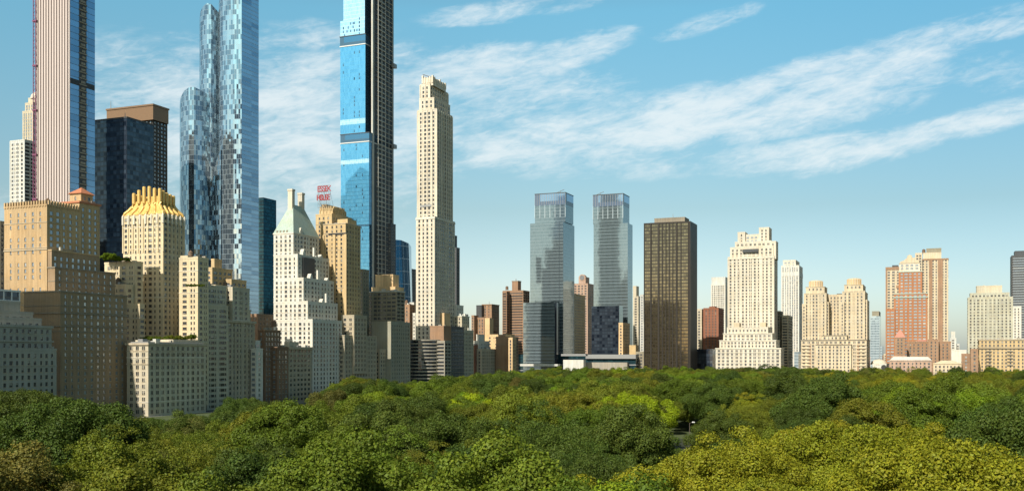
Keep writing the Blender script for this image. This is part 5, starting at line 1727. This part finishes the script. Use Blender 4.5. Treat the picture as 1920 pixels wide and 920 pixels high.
# the tree line as the photo shows it: low around the pond at the left, higher elsewhere
TL = [(-400, 742), (0, 740), (110, 740), (150, 752), (192, 778), (240, 786), (300, 789), (385, 786), (402, 762), (450, 748), (500, 752), (545, 768), (565, 762), (585, 740),
      (640, 712), (700, 711), (760, 722), (800, 716), (860, 708), (920, 704), (1000, 694), (1400, 690), (1900, 684), (2400, 684)]
HK = {'broad': 19.0, 'oak': 20.5, 'fine': 18.0, 'airy': 20.5, 'conifer': 17.0}
keep_ = []
for q in spots:
    X, Y = q[0], q[1]; H_ = HK[q[3]] * q[4]; pxx = 960 + F * X / Y
    half = 5 * F / Y
    yl = max(np.interp(pxx + o_, [a for a, _ in TL], [b_ for _, b_ in TL]) for o_ in (-half, 0, half))
    yl += (smooth_noise(X, Y, 15, 9) - .55) * 5
    hmax = EYE - (yl - HOR) * Y / F
    if H_ > hmax:
        if hmax < 8.5: continue
        q[4] *= hmax / H_
    if 1290 < pxx < 1870 and Y < 295:
        hm2 = EYE - (np.interp(pxx, *YC) + smooth_noise(X, Y, 12, 4) * 14 - HOR) * Y / F
        if HK[q[3]] * q[4] > hm2: q[4] = hm2 / HK[q[3]]
        if q[4] < .5: continue
    if 1150 < pxx < 1330 and Y < 205:
        hm2 = EYE - (842 - HOR) * Y / F
        if HK[q[3]] * q[4] > hm2: q[4] = hm2 / HK[q[3]]
    keep_.append(q)
spots[:] = keep_
GROUPS = {}
SHW = {'broad': 'round', 'oak': 'wide', 'fine': 'tufted', 'airy': 'loose', 'conifer': 'layered'}
def row_of(D):
    yt = HOR + (EYE - 17) * F / D
    return 'nearest row' if yt > 880 else 'second row' if yt > 835 else 'middle canopy' if yt > 790 else 'far canopy' if yt > 750 else 'farthest canopy'


TLAB = []
infr = []
for q in spots:
    px = 960 + F * q[0] / q[1]
    vis = -60 < px < 1980 and q[1] > 100
    infr.append((0 if q[5] else (1 if vis else 2), q[1], q))
infr.sort(key=lambda t: (t[0], t[1]))
indiv = [t[2] for t in infr if t[0] <= 1][:300]
idset = {id(q) for q in indiv}
rest = [q for q in spots if id(q) not in idset]
NAMEK = {'conifer': 'hemlock_tree'}
for q in indiv:
    X, Y, c, s_, hf, lab = q
    cm, tm, H_, R_ = rt.choice(KINDS[s_])
    root = empty(NAMEK.get(s_, 'park_tree'), (X, Y, 0), rt.uniform(0, 6.28))
    px = 960 + F * X / Y
    tag(root, lab, 'tree', 'park trees')
    if lab is None: TLAB.append((root, f'{c} {SHW[s_]} tree, {row_of(Y)}, below the {anchor(px)}', px))
    k = hf
    root.scale = (k * rt.uniform(.92, 1.08), k * rt.uniform(.92, 1.08), k)
    co = bpy.data.objects.new('crown', cm); COL.objects.link(co); co.parent = root
    v = rt.uniform(.8, 1.2); g = COLS[c]
    co.color = (g[0] * v * rt.uniform(.9, 1.12), g[1] * v, g[2] * v, 1)
    to = bpy.data.objects.new('trunk', tm); COL.objects.link(to); to.parent = root
    q.append(co)

relabel(TLAB, '{}', '{} {}')
# the rest of the wood: one object, instances of the same crowns
srcs = []
for kd in ('broad', 'oak', 'fine', 'airy'):
    for cm, tm, H_, R_ in KINDS[kd]:
        o = next((q[6] for q in indiv if q[6].data == cm), None)
        if o: srcs.append((kd, o))
me = bpy.data.meshes.new('woodland')
me.vertices.add(len(rest))
me.vertices.foreach_set('co', np.array([(q[0], q[1], 0) for q in rest], np.float32).ravel())
for nm_, ty_ in (('pick', 'INT'), ('size', 'FLOAT_VECTOR'), ('spin', 'FLOAT'), ('tint', 'FLOAT_COLOR')):
    me.attributes.new(nm_, ty_, 'POINT')
pk, sz, sp_, tn = [], [], [], []
for q in rest:
    opts = [i for i, (kd, o) in enumerate(srcs) if kd == q[3]] or list(range(len(srcs)))
    pk.append(rt.choice(opts)); k = q[4]
    sz.append((k * rt.uniform(.92, 1.1), k * rt.uniform(.92, 1.1), k)); sp_.append(rt.uniform(0, 6.28))
    v = rt.uniform(.75, 1.25); g = COLS[q[2]]
    tn.append((g[0] * v * rt.uniform(.88, 1.15), g[1] * v, g[2] * v, 1))
me.attributes['pick'].data.foreach_set('value', np.array(pk, np.int32)); me.attributes['size'].data.foreach_set('vector', np.array(sz, np.float32).ravel())
me.attributes['spin'].data.foreach_set('value', np.array(sp_, np.float32)); me.attributes['tint'].data.foreach_set('color', np.array(tn, np.float32).ravel())
wood = bpy.data.objects.new('woodland', me); COL.objects.link(wood)
tag(wood, 'dense tree canopy of the park stretching back to the foot of the buildings', 'woodland', kind='stuff')
ng = bpy.data.node_groups.new('woodland', 'GeometryNodeTree')
ng.interface.new_socket('Geometry', in_out='INPUT', socket_type='NodeSocketGeometry')
ng.interface.new_socket('Geometry', in_out='OUTPUT', socket_type='NodeSocketGeometry')
N_ = ng.nodes; L_ = ng.links
gi, go = N_.new('NodeGroupInput'), N_.new('NodeGroupOutput')
def named(nm, ty):
    a = N_.new('GeometryNodeInputNamedAttribute'); a.data_type = ty; a.inputs['Name'].default_value = nm
    return [s for s in a.outputs if s.enabled and s.name == 'Attribute'][0]
pkn, szn, spn = named('pick', 'INT'), named('size', 'FLOAT_VECTOR'), named('spin', 'FLOAT')
rot = N_.new('ShaderNodeCombineXYZ'); L_.new(spn, rot.inputs[2])
e2r = N_.new('FunctionNodeEulerToRotation'); L_.new(rot.outputs[0], e2r.inputs[0])
jn = N_.new('GeometryNodeJoinGeometry')
for i, (kd, o) in enumerate(srcs):
    oi = N_.new('GeometryNodeObjectInfo'); oi.inputs['Object'].default_value = o; oi.transform_space = 'ORIGINAL'
    oi.inputs['As Instance'].default_value = False
    sm = N_.new('GeometryNodeSetMaterial'); sm.inputs['Material'].default_value = LEAF_FAR
    L_.new(oi.outputs['Geometry'], sm.inputs['Geometry'])
    ip = N_.new('GeometryNodeInstanceOnPoints')
    cmpn = N_.new('FunctionNodeCompare'); cmpn.data_type = 'INT'; cmpn.operation = 'EQUAL'
    ins = [s for s in cmpn.inputs if s.enabled]
    L_.new(pkn, ins[0]); ins[1].default_value = i
    L_.new(gi.outputs[0], ip.inputs['Points']); L_.new(cmpn.outputs[0], ip.inputs['Selection'])
    L_.new(sm.outputs[0], ip.inputs['Instance']); L_.new(e2r.outputs[0], ip.inputs['Rotation']); L_.new(szn, ip.inputs['Scale'])
    L_.new(ip.outputs[0], jn.inputs[0])
L_.new(jn.outputs[0], go.inputs[0])
md_ = wood.modifiers.new('woodland', 'NODES'); md_.node_group = ng
print('trees', len(spots), 'individual', len(indiv), 'rest', len(rest))

# terrace shrubs on the roofs
def shrub_at(px, D, y, h, lab, col='mid green', kind='broad'):
    cm, tm, H_, R_ = KINDS[kind][0]
    p = wp(px, D, y)
    root = empty('roof_shrub', (p.x, p.y, p.z - .4), px * .37)
    tag(root, lab, 'shrub', 'roof terrace planting')
    s_ = h / H_
    root.scale = (s_ * 1.2, s_ * 1.2, s_)
    co = bpy.data.objects.new('foliage', cm); COL.objects.link(co); co.parent = root; co.color = (*COLS[col], 1)
    co.location = (0, 0, -2.0)
    to = bpy.data.objects.new('stem', tm); COL.objects.link(to); to.parent = root; to.location = (0, 0, -2.0)
for (px, D, y, h, lb) in ((206, 643, 491, 6.5, 'tallest'), (219, 643, 491, 4.5, 'middle'), (238, 640, 491, 3.6, 'rightmost')):
    shrub_at(px, D, y, h, lb + ' shrub on the cream shoulder terrace left of the gold-crowned tower', 'bright green')
for i in range(13):
    shrub_at(262 + i * 8.2, 606 + i * 2.2, 641 - i * .35, 2.8 + (i * 7 % 5) * .35, (ORD + ['eleventh', 'twelfth', 'last'])[i] + ' shrub from the left along the roof of the low cream apartment house', ('mid green', 'olive green')[i % 2])
for i in range(5):
    shrub_at(352 + i * 7, 623, 537, 2.0, ORD[i] + ' shrub from the left on the stepped cream block terrace', 'mid green')

# ------------------------------------------------------------------ lamps, parked cars
def lamp(px, D, top_y, lab):
    p = wp(px, D); h = EYE + (HOR - top_y) * D / F
    root = empty('street_lamp', (p.x, p.y, 0), .4)
    tag(root, lab, 'street lamp')
    a = MB(); a.tube([(0, 0, 0), (0, 0, 1.0), (0, 0, h)], [.22, .16, .12], 10); a.build('pole', M['bark'], root)
    a = MB(); a.tube([(0, 0, h - .5), (.6, 0, h + .1), (1.5, 0, h + .15)], [.07, .06, .06], 6); a.build('arm', M['bark'], root)
    a = MB(); a.tube([(1.1, 0, h + .18), (1.5, 0, h + .2), (2.4, 0, h + .12), (2.6, 0, h + .1)], [.12, .32, .28, .08], 10); a.build('lamp_head', M['whitepaint'], root)
lamp(1293, 425, 792, 'tall brown street lamp with a pale head in the dark clearing')
lamp(1246, 400, 824, 'lower street lamp half hidden at the left of the dark clearing')


def car(px, D, ang, col, lab):
    p = wp(px, D)
    root = empty('parked_car', (p.x, p.y, .015), ang)
    tag(root, lab, 'car', 'cars glimpsed on the park drive')
    prof_ = [(-2.2, .35), (2.2, .35), (2.25, .7), (2.1, .9), (1.2, 1.0), (.6, 1.45), (-1.0, 1.48), (-1.8, 1.02), (-2.2, .95)]
    a = MB()
    for sgn in (1, -1):
        a.poly([(x_, sgn * .85 * (1 if z_ < 1.1 else .86), z_) for x_, z_ in (prof_ if sgn < 0 else reversed(prof_))])
    for i in range(len(prof_)):
        (xa, za), (xb, zb) = prof_[i], prof_[(i + 1) % len(prof_)]
        wa, wb = .85 * (1 if za < 1.1 else .86), .85 * (1 if zb < 1.1 else .86)
        a.quads([[(xa, -wa, za), (xa, wa, za), (xb, wb, zb), (xb, -wb, zb)]])
    a.build('body', M[col], root)
    a = MB(); a.box(-1.3, .75, -.80, .80, 1.08, 1.36); a.build('window', M['darkpaint'], root)
    for sx_ in (-1.4, 1.4):
        for sy_ in (-.8, .8):
            a = MB(); a.tube([(sx_, sy_ - .1, .33), (sx_, sy_ + .1, .33)], .33, 12); a.build('wheel', M['darkpaint'], root)
for i, (px, D, c, lab) in enumerate(((1408, 596, 'whitepaint', 'white car left of the silvery tree on the park drive'), (1419, 595, 'whitepaint', 'second white car just left of the silvery tree'),
                                   (1497, 590, 'whitepaint', 'pale car alone in a gap right of the silvery tree'), (1569, 584, 'whitepaint', 'left pale car under the very dark wide tree'),
                                   (1580, 583, 'lightgrey', 'right pale car under the very dark wide tree'))):
    car(px, D, -.12, c, lab)

# ------------------------------------------------------------------ windows of every building
def unit_window(ac=False):
    w_ = MB()
    w_.quads([[(-.5, 0, -.5), (.5, 0, -.5), (.5, 0, .5), (-.5, 0, .5)]])
    w_.box(-.58, .58, -.52, -.02, -.60, -.5)           # sill
    if ac: w_.box(-.25, .3, -.75, -.02, -.5, -.22)
    return w_
def window_mesh(mat, ac):
    me_ = unit_window(ac).mesh('window', M[mat])
    me_.materials.append(M['trim']); me_.materials.append(M['steel'])
    for i_, pl_ in enumerate(me_.polygons): pl_.material_index = 0 if i_ == 0 else (1 if i_ < 7 else 2)
    return me_
wm = {}
bpy.context.view_layer.update()
dg = bpy.context.evaluated_depsgraph_get()
eye = Vector((0, 0, EYE))
ROT = {0: 0.0, 1: math.pi / 2, 2: math.pi, 3: -math.pi / 2}
wood.hide_viewport = True
bpy.context.view_layer.update()
dg = bpy.context.evaluated_depsgraph_get()
nw = 0
for b in ALLWIN:
    mw = b.root.matrix_world
    best = []; allr = []
    for rec in b.wins:
        ctr, k, w_, h_, mat, probe = rec
        wc = mw @ Vector(probe)
        # drop the ones buried inside another mass of the same building
        lx, ly, lz = probe
        if any(mm['x0'] < lx < mm['x1'] and mm['y0'] < ly < mm['y1'] and mm['z0'] < lz < mm['z1'] for mm in b.masses): continue
        allr.append(rec)
        px = 960 + F * wc.x / wc.y; py = HOR - (wc.z - EYE) * F / wc.y
        if not (-5 < px < 1925 and -5 < py < 790) or k in (2,): continue
        dv = wc - eye; dist = dv.length; dv.normalize()
        nl = {0: Vector((0, -1, 0)), 1: Vector((1, 0, 0)), 2: Vector((0, 1, 0)), 3: Vector((-1, 0, 0))}[k]
        fac = -(mw.to_3x3() @ nl).dot(dv)
        if fac < .03: continue
        hit, loc_, *_r = SC.ray_cast(dg, eye, dv, distance=dist - .5)
        if hit: continue
        best.append((w_ * h_ * fac / dist ** 2, len(allr) - 1))
    best.sort(reverse=True)
    # keep the hundred that show largest, spread ties over the building
    pick = {i for _, i in best[:100]}
    stuff = {}
    for i, (ctr, k, w_, h_, mat, probe) in enumerate(allr):
        if i in pick:
            key = (mat, (i * 7919 + int(b.px)) % 9 == 0 and mat in ('win', 'winl'))
            if key not in wm: wm[key] = window_mesh(*key)
            o = bpy.data.objects.new('window', wm[key]); COL.objects.link(o)
            o.parent = b.root; o.location = ctr; o.rotation_euler = (0, 0, ROT[k]); o.scale = (w_, 1, h_)
            nw += 1
        else:
            t = {0: (1, 0), 1: (0, 1), 2: (-1, 0), 3: (0, -1)}[k]
            x, y, z = ctr
            stuff.setdefault(mat, []).append([(x - t[0] * w_ / 2, y - t[1] * w_ / 2, z - h_ / 2), (x + t[0] * w_ / 2, y + t[1] * w_ / 2, z - h_ / 2),
                                              (x + t[0] * w_ / 2, y + t[1] * w_ / 2, z + h_ / 2), (x - t[0] * w_ / 2, y - t[1] * w_ / 2, z + h_ / 2)])
    sq = MB()
    for Q in stuff.values():
        for q_ in Q:
            (ax, ay, az_), (bx, by, _z) = q_[0], q_[1]; hh_ = (q_[3][2] - az_) * .1
            dx, dy = bx - ax, by - ay; L0 = math.hypot(dx, dy); nx_, ny_ = dy / L0 * .5, -dx / L0 * .5
            A, B2, C2, D2 = (ax - dx * .08, ay - dy * .08), (bx + dx * .08, by + dy * .08), (bx + dx * .08 + nx_, by + dy * .08 + ny_), (ax - dx * .08 + nx_, ay - dy * .08 + ny_)
            sq.quads([[(*D2, az_ - hh_), (*C2, az_ - hh_), (*C2, az_), (*D2, az_)], [(*D2, az_), (*C2, az_), (*B2, az_), (*A, az_)], [(*A, az_ - hh_), (*B2, az_ - hh_), (*C2, az_ - hh_), (*D2, az_ - hh_)]])
    so_ = sq.build('sills', M['trim'], b.root)
    if so_: so_['kind'] = 'stuff'
    for mat, Q in stuff.items():
        g = MB(); g.quads(Q)
        o = g.build('windows', M[mat], b.root); o['kind'] = 'stuff'
wood.hide_viewport = False
print('window objects', nw)
